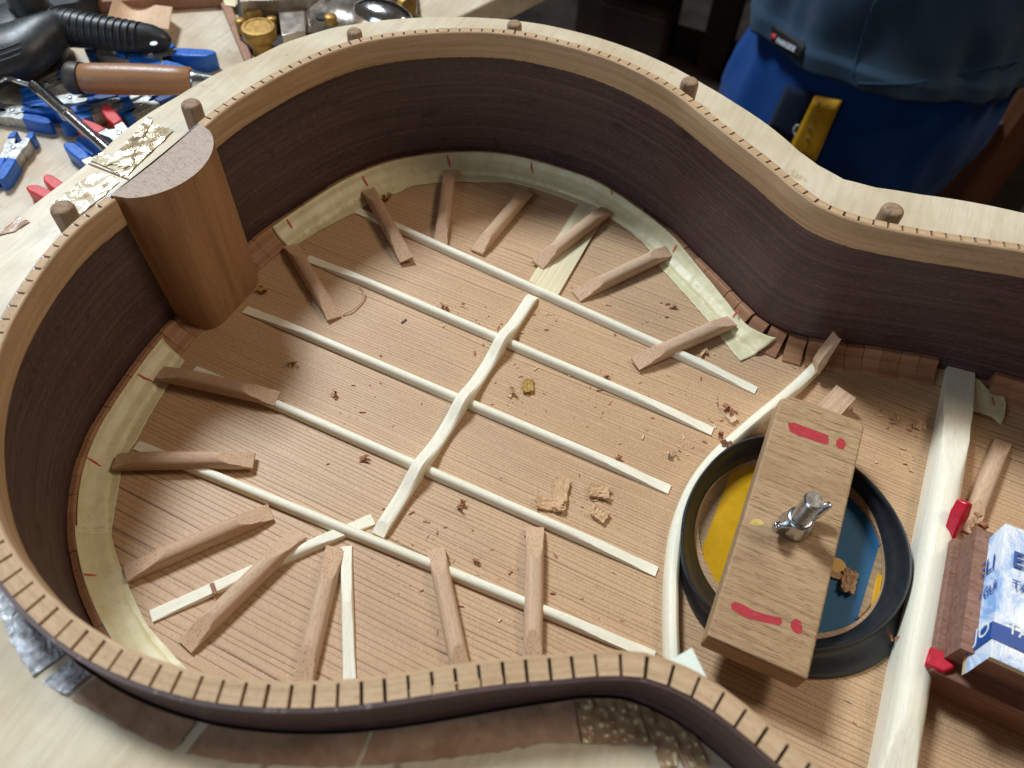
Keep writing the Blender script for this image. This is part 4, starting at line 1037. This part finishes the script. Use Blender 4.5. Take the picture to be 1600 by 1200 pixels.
# ------------------------------------------------------------------ spring clamps
def plate(b, poly, y0, y1, R):
    b.prism([(x, z) for x, z in poly], y0, y1, R)
def spring_clamp(px, py, heading_px, label, size=1., z=ZBN, gripm='blue', padm='blue', roll=0, open_=.32, lift=0, tilt=0):
    """lies on its side; pivot at (px, py); nose points to heading_px"""
    p = at(px, py, z+9*size); q = at(heading_px[0], heading_px[1], z+9*size); d = Vector((q.x-p.x, q.y-p.y, 0)).normalized()
    root = bpy.data.objects.new('spring_clamp', None); COL.objects.link(root)
    tag(root, label, 'clamp', 'spring clamps on the bench')
    mt = frame((p.x, p.y, z+lift), d) @ Matrix.Rotation(tilt, 4, 'Y') @ Matrix.Rotation(roll, 4, 'X')
    root.matrix_world = metres(mt); s_ = size
    W = 6.5*s_
    for sg in (1, -1):
        R = Matrix.Rotation(sg*open_*.5, 4, 'Z')
        b = B()
        # jaw half: tapering plate nose, cheeks round the pivot, channel arm
        jaw = [(24, 1.2), (22, 4.2), (8, 9.5), (-2, 9.5), (-10, 12), (-26, 15), (-28, 8), (-12, 4), (-6, -3), (2, -4), (9, .8)]
        poly = [(x*s_, y*s_*sg) for x, y in jaw]
        if sg < 0: poly = poly[::-1]
        off = .9*s_ if sg > 0 else 0
        b.prism(poly, off, off+1.1*s_, R); b.prism(poly, 2*W-off-1.1*s_, 2*W-off, R)
        web = [(22, 4.2), (8, 9.5), (-2, 9.5), (-10, 12), (-26, 15), (-26.4, 13.8), (-10, 10.8), (-2, 8.4), (8, 8.4), (21.6, 3.2)]
        poly = [(x*s_, y*s_*sg) for x, y in web]
        if sg < 0: poly = poly[::-1]
        b.prism(poly, off+1.1*s_+.02, 2*W-off-1.12*s_, R)
        o = b.make('jaw', M['clampmetal'], root, sharp=30)
        gp_ = [(-14, 4.6), (-14, 13.8), (-22, 16.5), (-38, 20.5), (-44, 20), (-45, 16), (-40, 10.5), (-26, 6)]
        poly = [(x*s_, y*s_*sg) for x, y in gp_]
        if sg < 0: poly = poly[::-1]
        b = B(); b.prism(poly, -.8*s_, 2*W+.8*s_, R); o = b.make('grip', M[gripm], root, sharp=30); bevel(o, 1.4*s_, 3)
        pp = [(26.5, -.2), (26.5, 4.0), (22, 6.8), (17, 7.8), (17, .6)]
        poly = [(x*s_, y*s_*sg) for x, y in pp]
        if sg < 0: poly = poly[::-1]
        b = B(); b.prism(poly, -.4*s_, 2*W+.4*s_, R); o = b.make('pad', M[padm], root, sharp=30); bevel(o, .7*s_, 2)
    b = B(); b.lathe([(.5*s_, -1.7*s_), (1.9*s_, -1.5*s_), (2.3*s_, -.4*s_), (2.3*s_, 2*W+.4*s_), (1.9*s_, 2*W+1.5*s_), (.5*s_, 2*W+1.7*s_)], 20); b.make('pivot_pin', M['steel'], root, sharp=50)
    b = B(); pts_ = [Vector((-2+3.4*math.cos(i*.6), 3.4*math.sin(i*.6), 3+i*.12*s_)) for i in range(60)]; b.tube(pts_, .6, 6); b.make('spring', M['steel'], root)
    return root
spring_clamp(22, 178, (-10, 174), 'blue gripped clamp at the left edge with silver plates pointing left', .66, open_=.3)
spring_clamp(24, 236, (44, 204), 'blue gripped clamp standing nose up near the left edge, handles spread', .66, open_=.5)
spring_clamp(112, 158, (150, 152), 'blue clamp behind the chrome rod with its jaws pointing right', .66, open_=.45)
spring_clamp(168, 174, (206, 163), 'clamp with dark blue grips behind the red handle', .66, gripm='blue', padm='blue', open_=.3, lift=2)
spring_clamp(222, 168, (180, 190), 'clamp with blue nose half hidden by the mould', .62, gripm='navy', open_=.3)
spring_clamp(185, 84, (150, 80), 'clamp lying behind the chisel handle with blue nose and silver plate', .85, padm='blue', open_=.15)
spring_clamp(238, 92, (196, 84), 'blue and silver clamp below the tip of the black handle', .95, padm='blue', open_=.1)
spring_clamp(76, 138, (46, 150), 'clamp left of the chisel cap with dark blue upturned grips', .66, gripm='blue', open_=.35, lift=1)
spring_clamp(160, 262, (206, 300), 'clamp under the mould end showing only a blue grip', .72, open_=.5)
spring_clamp(193, 222, (240, 254), 'clamp with red grip beside the chrome rod', .72, gripm='redgrip', padm='redgrip', open_=.1, lift=4)
spring_clamp(112, 318, (160, 346), 'clamp with a red grip at the edge of the mould below the others', .66, gripm='redgrip', open_=.35)
spring_clamp(222, 146, (262, 134), 'navy clamp tucked under the chisel handle', .66, gripm='navy', padm='navy', open_=.3)
# ------------------------------------------------------------------ chrome rod
zr = 2
rod = empty('chrome_rod', at(105, 175, zr)); tag(rod, 'chrome telescoping rod with a thin bent tip lying over the clamps', 'rod'); RP = at(105, 175, zr)
b = B(); P_ = [at(x, y, zr+dz)-RP for x, y, dz in ((-25, 128, 0), (0, 127, 0), (10, 122, 1), (30, 128, 1), (45, 133, 0))]; b.tube(smooth_poly(P_, 4), [(1.0, 1.0)]*100 if False else 1.5, 10); b.make('bent_tip', M['chrome'], rod)
b = B(); b.tube([at(42, 130, zr)-RP, at(52, 132, zr)-RP, at(54, 134, zr)-RP, at(101, 175, zr)-RP, at(102, 176, zr)-RP], [1.6, 2.4, 3.9, 3.9, 3.9], 20); b.make('sleeve', M['chrome'], rod)
b = B(); b.tube([at(99, 173, zr)-RP, at(100, 174, zr)-RP, at(106, 179, zr)-RP, at(107, 180, zr)-RP], [4.0, 4.6, 4.6, 3.9], 20); b.make('collar', M['steel'], rod)
b = B(); b.tube([at(106, 179, zr)-RP, at(200, 262, zr-6)-RP], 3.4, 20); b.make('tube', M['chrome'], rod)
# ------------------------------------------------------------------ chisel
zc = 6.
Pc = at(110, 122, zc); Qc = at(340, 127, zc); dc = (Qc-Pc); dc.z = 0; Lc = dc.length; mt = frame((Pc.x, Pc.y, zc), dc)
ch = empty('chisel'); ch.matrix_world = metres(mt); tag(ch, 'chisel with thick brown wooden handle and dark cap lying on the clamps', 'chisel')
RX = Matrix.Rotation(math.pi/2, 4, 'Y'); sc_c = Lc/230
hl = lambda px_: px_*sc_c
b = B(); b.lathe([(3, -6*sc_c), (20*sc_c, -5*sc_c), (24*sc_c, -1*sc_c), (25.5*sc_c, 4*sc_c), (24.5*sc_c, 18*sc_c), (23, 18.4*sc_c) if False else (22*sc_c, 18.4*sc_c)], 40, RX); b.make('cap', M['darkmetal'], ch, sharp=50)
b = B(); b.lathe([(20*sc_c, 17*sc_c), (22.5*sc_c, 20*sc_c), (23.6*sc_c, 40*sc_c), (24.2*sc_c, 90*sc_c), (23.5*sc_c, 130*sc_c), (22*sc_c, 165*sc_c), (20.5*sc_c, 188*sc_c), (18*sc_c, 191*sc_c)], 40, RX); b.make('handle', M['chisel'], ch, sharp=50)
b = B(); b.lathe([(15*sc_c, 190*sc_c), (16*sc_c, 191.5*sc_c), (15*sc_c, 197*sc_c), (12*sc_c, 213*sc_c), (7*sc_c, 240*sc_c), (5*sc_c, 262*sc_c)], 32, RX); b.make('ferrule', M['steel'], ch, sharp=50)
b = B(); b.box((300*sc_c, 0, 0), (90*sc_c, 12*sc_c, 4)); b.make('blade', M['steel'], ch)
# ------------------------------------------------------------------ black trigger clamp
tcx = empty('black_bar_clamp', at(60, 70, ZBN)); tag(tcx, 'black plastic bar clamp with ribbed pistol grip at the top left corner', 'clamp'); TP = at(60, 70, ZBN)
zg = 6
gp0 = [(-60, 118, zg-4, 24, 15), (-20, 92, zg-2, 26, 16), (30, 78, zg, 24, 16), (70, 56, zg+2, 16.5, 15), (100, 44, zg+2, 13, 13), (140, 49, zg, 11.5, 12), (180, 54, zg-2, 11, 11), (215, 58, zg-4, 10.5, 10.5), (240, 61, zg-6, 9.5, 9.5), (258, 66, zg-8, 6.5, 7), (266, 70, zg-10, 2.5, 3)]
P_ = [at(x, y, z)-TP for x, y, z, a_, b2 in gp0]; pts_ = smooth_poly(P_, 4)
rad = []
for i in range(len(gp0)-1):
    for j in range(4): t = j/4; rad.append((gp0[i][3]*(1-t)+gp0[i+1][3]*t, gp0[i][4]*(1-t)+gp0[i+1][4]*t))
rad.append((gp0[-1][3], gp0[-1][4]))
b = B(); b.tube(pts_, rad, 24); b.make('grip', M['blackp'], tcx, sharp=60)
for i in range(13):
    t = i/12; x = 92+t*128; y = 43.5+t*16.5; c_ = at(x, y, zg+2-t*6)-TP; d = (at(x+10, y+1.3, zg)-at(x, y, zg)).normalized()
    R_ = 13.55-2.95*t
    side = d.cross(Vector((0, 0, 1))).normalized(); up_ = side.cross(d); P2 = []
    for q in range(13):
        a_ = math.radians(-15+q*12.5); P2.append(c_+side*R_*.98*math.cos(a_)+up_*R_*math.sin(a_)*1.02)
    b = B(); b.tube(P2, .55, 6); b.make('grip_rib', M['blackp'], tcx)
for i in range(3):
    P2 = [at(x, y+i*9, zg+16)-TP for x, y in ((-20, 84), (5, 77), (24, 70), (33, 67))]
    b = B(); b.tube(smooth_poly(P2, 4), .8, 6); b.make('body_rib', M['blackp'], tcx)
c_ = at(52, 22, zg+6)-TP; b = B(); b.lathe([(15, -26), (15, 2), (13.5, 3.5), (13.5, 6), (12.5, 7.5), (12.5, 26), (12, 27)], 32, Matrix.Translation(c_)); b.make('barrel', M['blackp'], tcx, sharp=50)
c_ = at(30, 45, zg)-TP; b = B(); b.lathe([(26, -20), (26, 2), (22, 9), (14, 12)], 28, Matrix.Translation(c_)); b.make('body', M['blackp'], tcx, sharp=50)
c_ = at(244, 68, zg+1)-TP; b = B(); b.lathe([(2.6, 0), (2.4, .3)], 16, Matrix.Translation(c_+Vector((0, -2, 1)))); b.make('hang_hole', M['white'], tcx)
# things behind it
def slab(name, pts, z0, z1, mat, label, cat, sharp=30, bev=1.):
    P = [at(x, y, z1) for x, y in pts]; c_ = sum(P, Vector())/len(P); r = empty(name+'_tmp') if False else None
    o = mesh(name, [Vector((p.x-c_.x, p.y-c_.y, z-z0)) for z in (z0, z1) for p in P], [tuple(range(len(P)))[::-1], tuple(range(len(P), 2*len(P)))]+[(i, (i+1) % len(P), len(P)+(i+1) % len(P), len(P)+i) for i in range(len(P))], mat, sharp=sharp)
    o.location = Vector((c_.x, c_.y, z0))*S; tag(o, label, cat)
    if bev: bevel(o, bev, 2)
    return o
slab('tool_case', [(-60, -60), (150, -60), (150, -16), (118, 4), (-60, 30)], ZBN, ZBN+18, M['blackp'], 'black tool case behind the black bar clamp', 'case')
slab('wood_strip', [(150, -24), (345, -34), (345, -8), (150, 3)], ZBN, ZBN+10, M['mahog2'], 'reddish brown strip along the far edge of the bench', 'wood strip')
slab('wood_strip', [(336, -15), (352, -15), (397, 95), (384, 100)], ZBN, ZBN+5, M['mahog2'], 'brown wood strip running beside the hand plane to the mould', 'wood strip')
# curved card
V = []; n = 16
for i in range(n+1):
    t = i/n; a = at(176+94*t, 1+11*t, ZBN+3+10*(1-math.sin(math.pi*t))); c_ = at(168+96*t, 28+19*t, ZBN+1+10*(1-math.sin(math.pi*t)))
    V += [a, c_]
F = [(2*i, 2*i+1, 2*i+3, 2*i+2) for i in range(n)]
o = mesh('curved_card', V, F, M['sand'], sharp=0); sm = o.modifiers.new('t', 'SOLIDIFY'); sm.thickness = .8*S
tag(o, 'peach coloured curved card lying behind the black grip', 'card')
slab('tape_scrap', [(345, -8), (369, -6), (368, 10), (352, 8)], ZBN+5.1, ZBN+5.6, M['mask'], 'scrap of masking tape on the brown strip beside the plane', 'tape', bev=0)
# ------------------------------------------------------------------ block plane
zp = ZBN; PP = at(480, 40, zp+20)
bp_ = empty('block_plane', (PP.x, PP.y, zp)); tag(bp_, 'metal block plane with brass knob and steel lever cap behind the mould', 'hand plane'); PO = Vector((PP.x, PP.y, zp))
def pl_prism(name, pts, z0, z1, mat, bev=.8):
    P = [at(x, y, z1)-PO for x, y in pts]; n = len(P)
    V = [Vector((p.x, p.y, z0-zp)) for p in P]+[Vector((p.x, p.y, z1-zp)) for p in P]
    o = mesh(name, V, [tuple(range(n))[::-1], tuple(range(n, 2*n))]+[(i, (i+1) % n, n+(i+1) % n, n+i) for i in range(n)], mat, bp_, sharp=30)
    if bev: bevel(o, bev, 2)
    return o
pl_prism('sole', [(370, -8), (650, -25), (655, 20), (640, 45), (480, 75), (400, 82), (374, 60)], zp+.1, zp+6, M['planebody'])
pl_prism('side_wall', [(372, -6), (650, -22), (650, -12), (374, 2)], zp+6.1, zp+26, M['plate'])
pl_prism('throat', [(432, -2), (475, -8), (478, 48), (440, 56)], zp+6.1, zp+18, M['plate'])
# lever cap: rising curved plate
V = []; n = 12
for i in range(n+1):
    t = i/n; x = 470+150*t; zc_ = zp+16+16*math.sin(math.pi*min(1, t*1.05)*.9)
    for y_ in (0, 1):
        V.append(at(x+(6 if y_ else 0), -14+t*8+y_*(64-t*16), zc_)-PO)
F = [(2*i, 2*i+1, 2*i+3, 2*i+2) for i in range(n)]
o = mesh('lever_cap', V, F, M['plate'], bp_, sharp=60); sm = o.modifiers.new('t', 'SOLIDIFY'); sm.thickness = 3*S; sm.offset = -1
c_ = at(597, 20, zp+32)-PO; b = B(); b.lathe([(20, -10), (20, -2), (17, 3), (11, 6), (4, 7.5)], 32, Matrix.Translation(c_) @ Matrix.Diagonal((1.25, .75, 1, 1))); b.make('palm_rest', M['chrome'], bp_, sharp=60)
c_ = at(404, 46, zp+22)-PO; b = B(); b.lathe([(8, -18), (7, -10), (12.2, -6), (12.6, 1), (11.8, 2.4), (9.5, 2.6), (9, 2.0)], 32, Matrix.Translation(c_)); b.make('front_knob', M['brass'], bp_, sharp=50)
c_ = at(396, 22, zp+14)-PO; b = B(); b.lathe([(8, -12), (8, 3), (6.5, 5)], 24, Matrix.Translation(c_)); b.make('adjusting_lever', M['brass'], bp_, sharp=50)
for x, y in ((376, 36), (425, 32)):
    c_ = at(x, y, zp+13)-PO; b = B(); b.lathe([(4, -10), (4, 2), (3, 3)], 16, Matrix.Translation(c_)); b.make('thumb_lug', M['brass'], bp_, sharp=50)
c_ = at(516, 27, zp+34)-PO; b = B(); b.lathe([(4.5, -4), (4.5, .5), (3.5, 1.5)], 20, Matrix.Translation(c_)); b.make('cap_screw', M['brass'], bp_, sharp=50)
c_ = at(503, 26, zp+32.6)-PO; b = B(); b.lathe([(4.5, -1), (4.4, .7)], 20, Matrix.Translation(c_)); b.make('key_hole', M['labelblack'], bp_, sharp=50)
c_ = at(634, 12, zp+18)-PO; b = B(); b.lathe([(8, -3), (8.4, -2), (8.4, 2), (8, 3)], 28, Matrix.Translation(c_) @ Matrix.Rotation(math.pi/2, 4, 'Y') @ Matrix.Rotation(.4, 4, 'X')); b.make('adjusting_wheel', M['brass'], bp_, sharp=50)
# ------------------------------------------------------------------ room: floor, back wall, dim things
o = mesh('floor', [(-4000, -3000, -900), (4000, -3000, -900), (4000, 4000, -900), (-4000, 4000, -900)], [(0, 1, 2, 3)], M['floor'], sharp=0); tag(o, kind='structure')
b = B(); b.box((0, 2600, 300), (8000, 60, 2600)); o = b.make('back_wall', M['darkroom']); tag(o, kind='structure')
sh = empty('storage_rack', (100, 1500, -900)); tag(sh, 'dim wooden storage rack in the dark behind the bench', 'rack')
for x in (-420, -120, 150, 420):
    b = B(); b.box((x, 0, 700), (60, 60, 1400)); b.make('post', M['shelfw'], sh)
for z in (200, 520, 900):
    b = B(); b.box((0, 0, z), (920, 260, 24)); b.make('shelf', M['shelfw'], sh)
for i, (x, z, c_) in enumerate(((-60, 532, 'plankg'), (250, 532, 'shelfw'), (-300, 212, 'shelfw'), (20, 212, 'plankg'))):
    b = B(); b.box((0, 0, 60), (150, 130, 120)); b.prism([(-70, -60), (70, -60), (70, 60), (-70, 60)], 120.1, 128); o = b.make('storage_box', M[c_]); o.location = Vector((100+x, 1470, -900+z))*S
    tag(o, ['grey box on the middle shelf of the dark rack', 'brown box on the middle shelf of the dark rack', 'brown box on the bottom shelf of the dark rack', 'grey box on the bottom shelf of the dark rack'][i], 'box')
def beam(name, pa, pb, za, zb, w_, mat, label):
    a = at(*pa, za); c_ = at(*pb, zb); b = B(); b.tube([a-c_, Vector((0, 0, 0))], [(w_, w_*.35)]*2, 4); o = b.make(name, mat, sharp=20); o.location = c_*S; tag(o, label, 'plank'); return o
beam('plank', (1640, 110), (1475, 345), -330, -640, 46, M['plank'], 'reddish brown plank leaning in the shadow behind the person')
beam('plank', (1560, 190), (1425, 330), -420, -640, 18, M['plankg'], 'narrow grey plank between the trousers and the brown plank')
beam('plank', (1700, 230), (1560, 400), -400, -640, 20, M['plankg'], 'dim grey plank low at the right edge')
# ------------------------------------------------------------------ person standing behind the bench
pe = empty('person', (310, 880, -900)); tag(pe, 'person in blue grey t-shirt and blue work trousers standing behind the bench', 'person'); EO = Vector((310, 880, -900))
def loft(secs, n=48, fold=0, seed=0, amp=0):
    V = []
    def crease(a, z): return 1-abs(nz3(a, z, seed+4))*2
    for (cx_, cy_, z, a_, b2, rot) in secs:
        for i in range(n):
            t = 2*math.pi*i/n; x = a_*math.cos(t); y = b2*math.sin(t)
            k_ = 1+amp*(nz3(math.cos(t)*2.2+seed, math.sin(t)*2.2, z*.012)+.5*nz3(math.cos(t)*5, math.sin(t)*5+seed, z*.004)+.45*nz3(math.cos(t)*6+z*.012, math.sin(t)*6-z*.01, seed))+(amp*.32*crease(math.cos(t)*3.2+z*.011, math.sin(t)*3.2-z*.006) if amp else 0)
            V.append(Vector((cx_+(x*math.cos(rot)-y*math.sin(rot))*k_, cy_+(x*math.sin(rot)+y*math.cos(rot))*k_, z))-EO)
    F = [(i*n+j, i*n+(j+1) % n, (i+1)*n+(j+1) % n, (i+1)*n+j) for i in range(len(secs)-1) for j in range(n)]
    return V, F
def dens(secs, k_=5):
    out = []
    for i in range(len(secs)-1):
        for j in range(k_):
            t = j/k_; out.append(tuple(a+(b_-a)*t for a, b_ in zip(secs[i], secs[i+1])))
    return out+[secs[-1]]
HZ = -198
shs = dens([(288, 866, HZ, 178, 146, .15), (288, 866, HZ+18, 177, 145, .15), (288, 866, HZ+26, 171, 140, .15), (290, 872, HZ+110, 176, 140, .15), (300, 880, HZ+240, 185, 136, .1), (318, 884, HZ+380, 195, 125, .05), (320, 884, HZ+440, 180, 95, .05), (320, 884, HZ+480, 80, 70, 0), (320, 884, HZ+500, 62, 60, 0)], 6)
V, F = loft(shs, 140, amp=.08, seed=3)
shirt = mesh('shirt', V, F, M['shirt'], pe, sharp=60); sm = shirt.modifiers.new('t', 'SOLIDIFY'); sm.thickness = 1.5*S
trs = dens([(290, 868, HZ+60, 158, 128, .15), (287, 866, HZ-10, 166, 137, .15), (275, 862, HZ-120, 172, 140, .15), (266, 858, HZ-200, 160, 132, .15), (262, 856, HZ-300, 142, 114, .15)], 6)
V, F = loft(trs, 120, amp=.055, seed=8)
F.append(tuple(len(V)-120+i for i in range(120)))
for sg in (1, -1):
    l2 = dens([(272+sg*62, 856+sg*8, HZ-280, 80, 84, .15), (268+sg*70, 856, HZ-450, 66, 70, 0), (266+sg*76, 858, -895, 55, 60, 0)], 5)
    v2, f2 = loft(l2, 72, amp=.05, seed=sg); n0 = len(V); V += v2; F += [tuple(i+n0 for i in q) for q in f2]
tr = mesh('trousers', V, F, M['trouser'], pe, sharp=60)
# body under the clothes, arms held forward out of view
bs = dens([(303, 868, HZ-60, 120, 100, .15), (303, 868, HZ+60, 135, 110, .15), (312, 880, HZ+240, 145, 108, .1), (318, 884, HZ+400, 165, 95, .05), (320, 884, HZ+455, 120, 70, 0), (320, 884, HZ+490, 55, 55, 0), (320, 880, HZ+560, 52, 54, 0)], 4)
V, F = loft(bs, 32); F += [tuple(range(32)), tuple(len(V)-32+i for i in range(32))]; mesh('body', V, F, M['skin'], pe, sharp=60)
dg = [shirt, tr]
bv = {}
for o in dg:
    me = o.data; bv[o.name] = BVHTree.FromPolygons([v.co/S+EO for v in me.vertices], [tuple(p.vertices) for p in me.polygons])
def onsurf(o, px, py, lift=1.5):
    hit = bv[o.name].ray_cast(CAM, ray(px, py)); 
    if hit[0] is None: return None
    return hit[0]-ray(px, py)*lift
def surf_patch(name, o, corners, mat, lift=2., n=6, th_=1.0):
    V = []
    for i in range(n+1):
        for j in range(n+1):
            u_, v_ = i/n, j/n
            x = (corners[0][0]*(1-u_)+corners[1][0]*u_)*(1-v_)+(corners[3][0]*(1-u_)+corners[2][0]*u_)*v_
            y = (corners[0][1]*(1-u_)+corners[1][1]*u_)*(1-v_)+(corners[3][1]*(1-u_)+corners[2][1]*u_)*v_
            p = onsurf(o, x, y, lift)
            if p is None: return None
            V.append(p-EO)
    m_ = n+1; F = [(i*m_+j, i*m_+j+1, (i+1)*m_+j+1, (i+1)*m_+j) for i in range(n) for j in range(n)]
    q = mesh(name, V, F, mat, o, sharp=60); sm = q.modifiers.new('t', 'SOLIDIFY'); sm.thickness = th_*S; sm.offset = 1; return q
surf_patch('hem_label', shirt, [(1207, 38), (1258, 68), (1251, 93), (1205, 64)], M['labelblack'], 5.0)
def surf_text(o, txt, pa, pb, pc, size, mat, name, bold=.02, wx=1.0):
    """text from pa towards pb, upright towards pc"""
    A0, A1, A2 = onsurf(o, *pa, 8), onsurf(o, *pb, 8), onsurf(o, *pc, 8)
    if None in (A0, A1, A2): return
    ex_ = (A1-A0).normalized(); n_ = ex_.cross(A2-A0).normalized(); ey_ = n_.cross(ex_)
    mt = Matrix(((ex_.x, ey_.x, n_.x, A0.x-EO.x), (ex_.y, ey_.y, n_.y, A0.y-EO.y), (ex_.z, ey_.z, n_.z, A0.z-EO.z), (0, 0, 0, 1)))
    return text_mesh(name, txt, size, mat, mt, o, bold=bold, ext=.1, wx=wx)
surf_text(shirt, 'PARKSIDE', (1212, 66), (1248, 85), (1215, 55), 8.0, M['white'], 'label_text', .12, .92)
surf_patch('label_mark', shirt, [(1205, 52), (1213, 54), (1211, 63), (1205, 60)], M['redgrip'], 7.2, 3, .4)
# side seam and hem seam
def surf_line(o, pts, r, mat, name):
    P = [onsurf(o, x, y, .8) for x, y in pts]; P = [p-EO for p in P if p is not None]
    if len(P) > 1: b = B(); b.tube(smooth_poly(P, 4), r, 6); b.make(name, mat, o)
M['seam'] = cloth('seam_thread', lin('33506a'), lin('2b4459'))
surf_line(shirt, [(1368, 2), (1358, 25), (1348, 55), (1340, 85), (1333, 115)], 1.1, M['seam'], 'side_seam')
surf_line(shirt, [(1170, 62), (1200, 88), (1240, 110), (1290, 122), (1340, 130), (1400, 131), (1450, 126), (1500, 115), (1550, 104), (1598, 94)], .9, M['seam'], 'hem_seam')
surf_patch('pocket_patch', tr, [(1230, 132), (1276, 146), (1236, 226), (1200, 196)], M['navycloth'], 2, 6, 1.5)
q = surf_patch('folding_rule', tr, [(1274, 148), (1316, 156), (1270, 262), (1230, 240)], M['inkcream'], 6, 6, 4)
if q:
    q.parent = None; q.name = 'folding_rule'; q.matrix_world = Matrix.Translation(EO*S); tag(q, 'yellow folding rule sticking out of the blue trouser pocket', 'ruler')
for a_, b2 in (((1281, 160), (1278, 168)), ((1272, 178), (1270, 184)), ((1263, 198), (1268, 203)), ((1260, 214), (1264, 216))):
    P = [onsurf(tr, *a_, 11.0), onsurf(tr, *b2, 11.0)]
    if None not in P: b = B(); b.tube([P[0]-EO, P[1]-EO], 1.0, 6); b.make('rule_mark', M['inkdark'], q)
ringp = [onsurf(tr, 1247+7*math.cos(t*.7), 204+9*math.sin(t*.7), 4.2) for t in range(8)]
if None not in ringp: b = B(); b.tube([p-EO for p in ringp], .8, 6); b.make('pocket_ring_print', M['white'], tr)
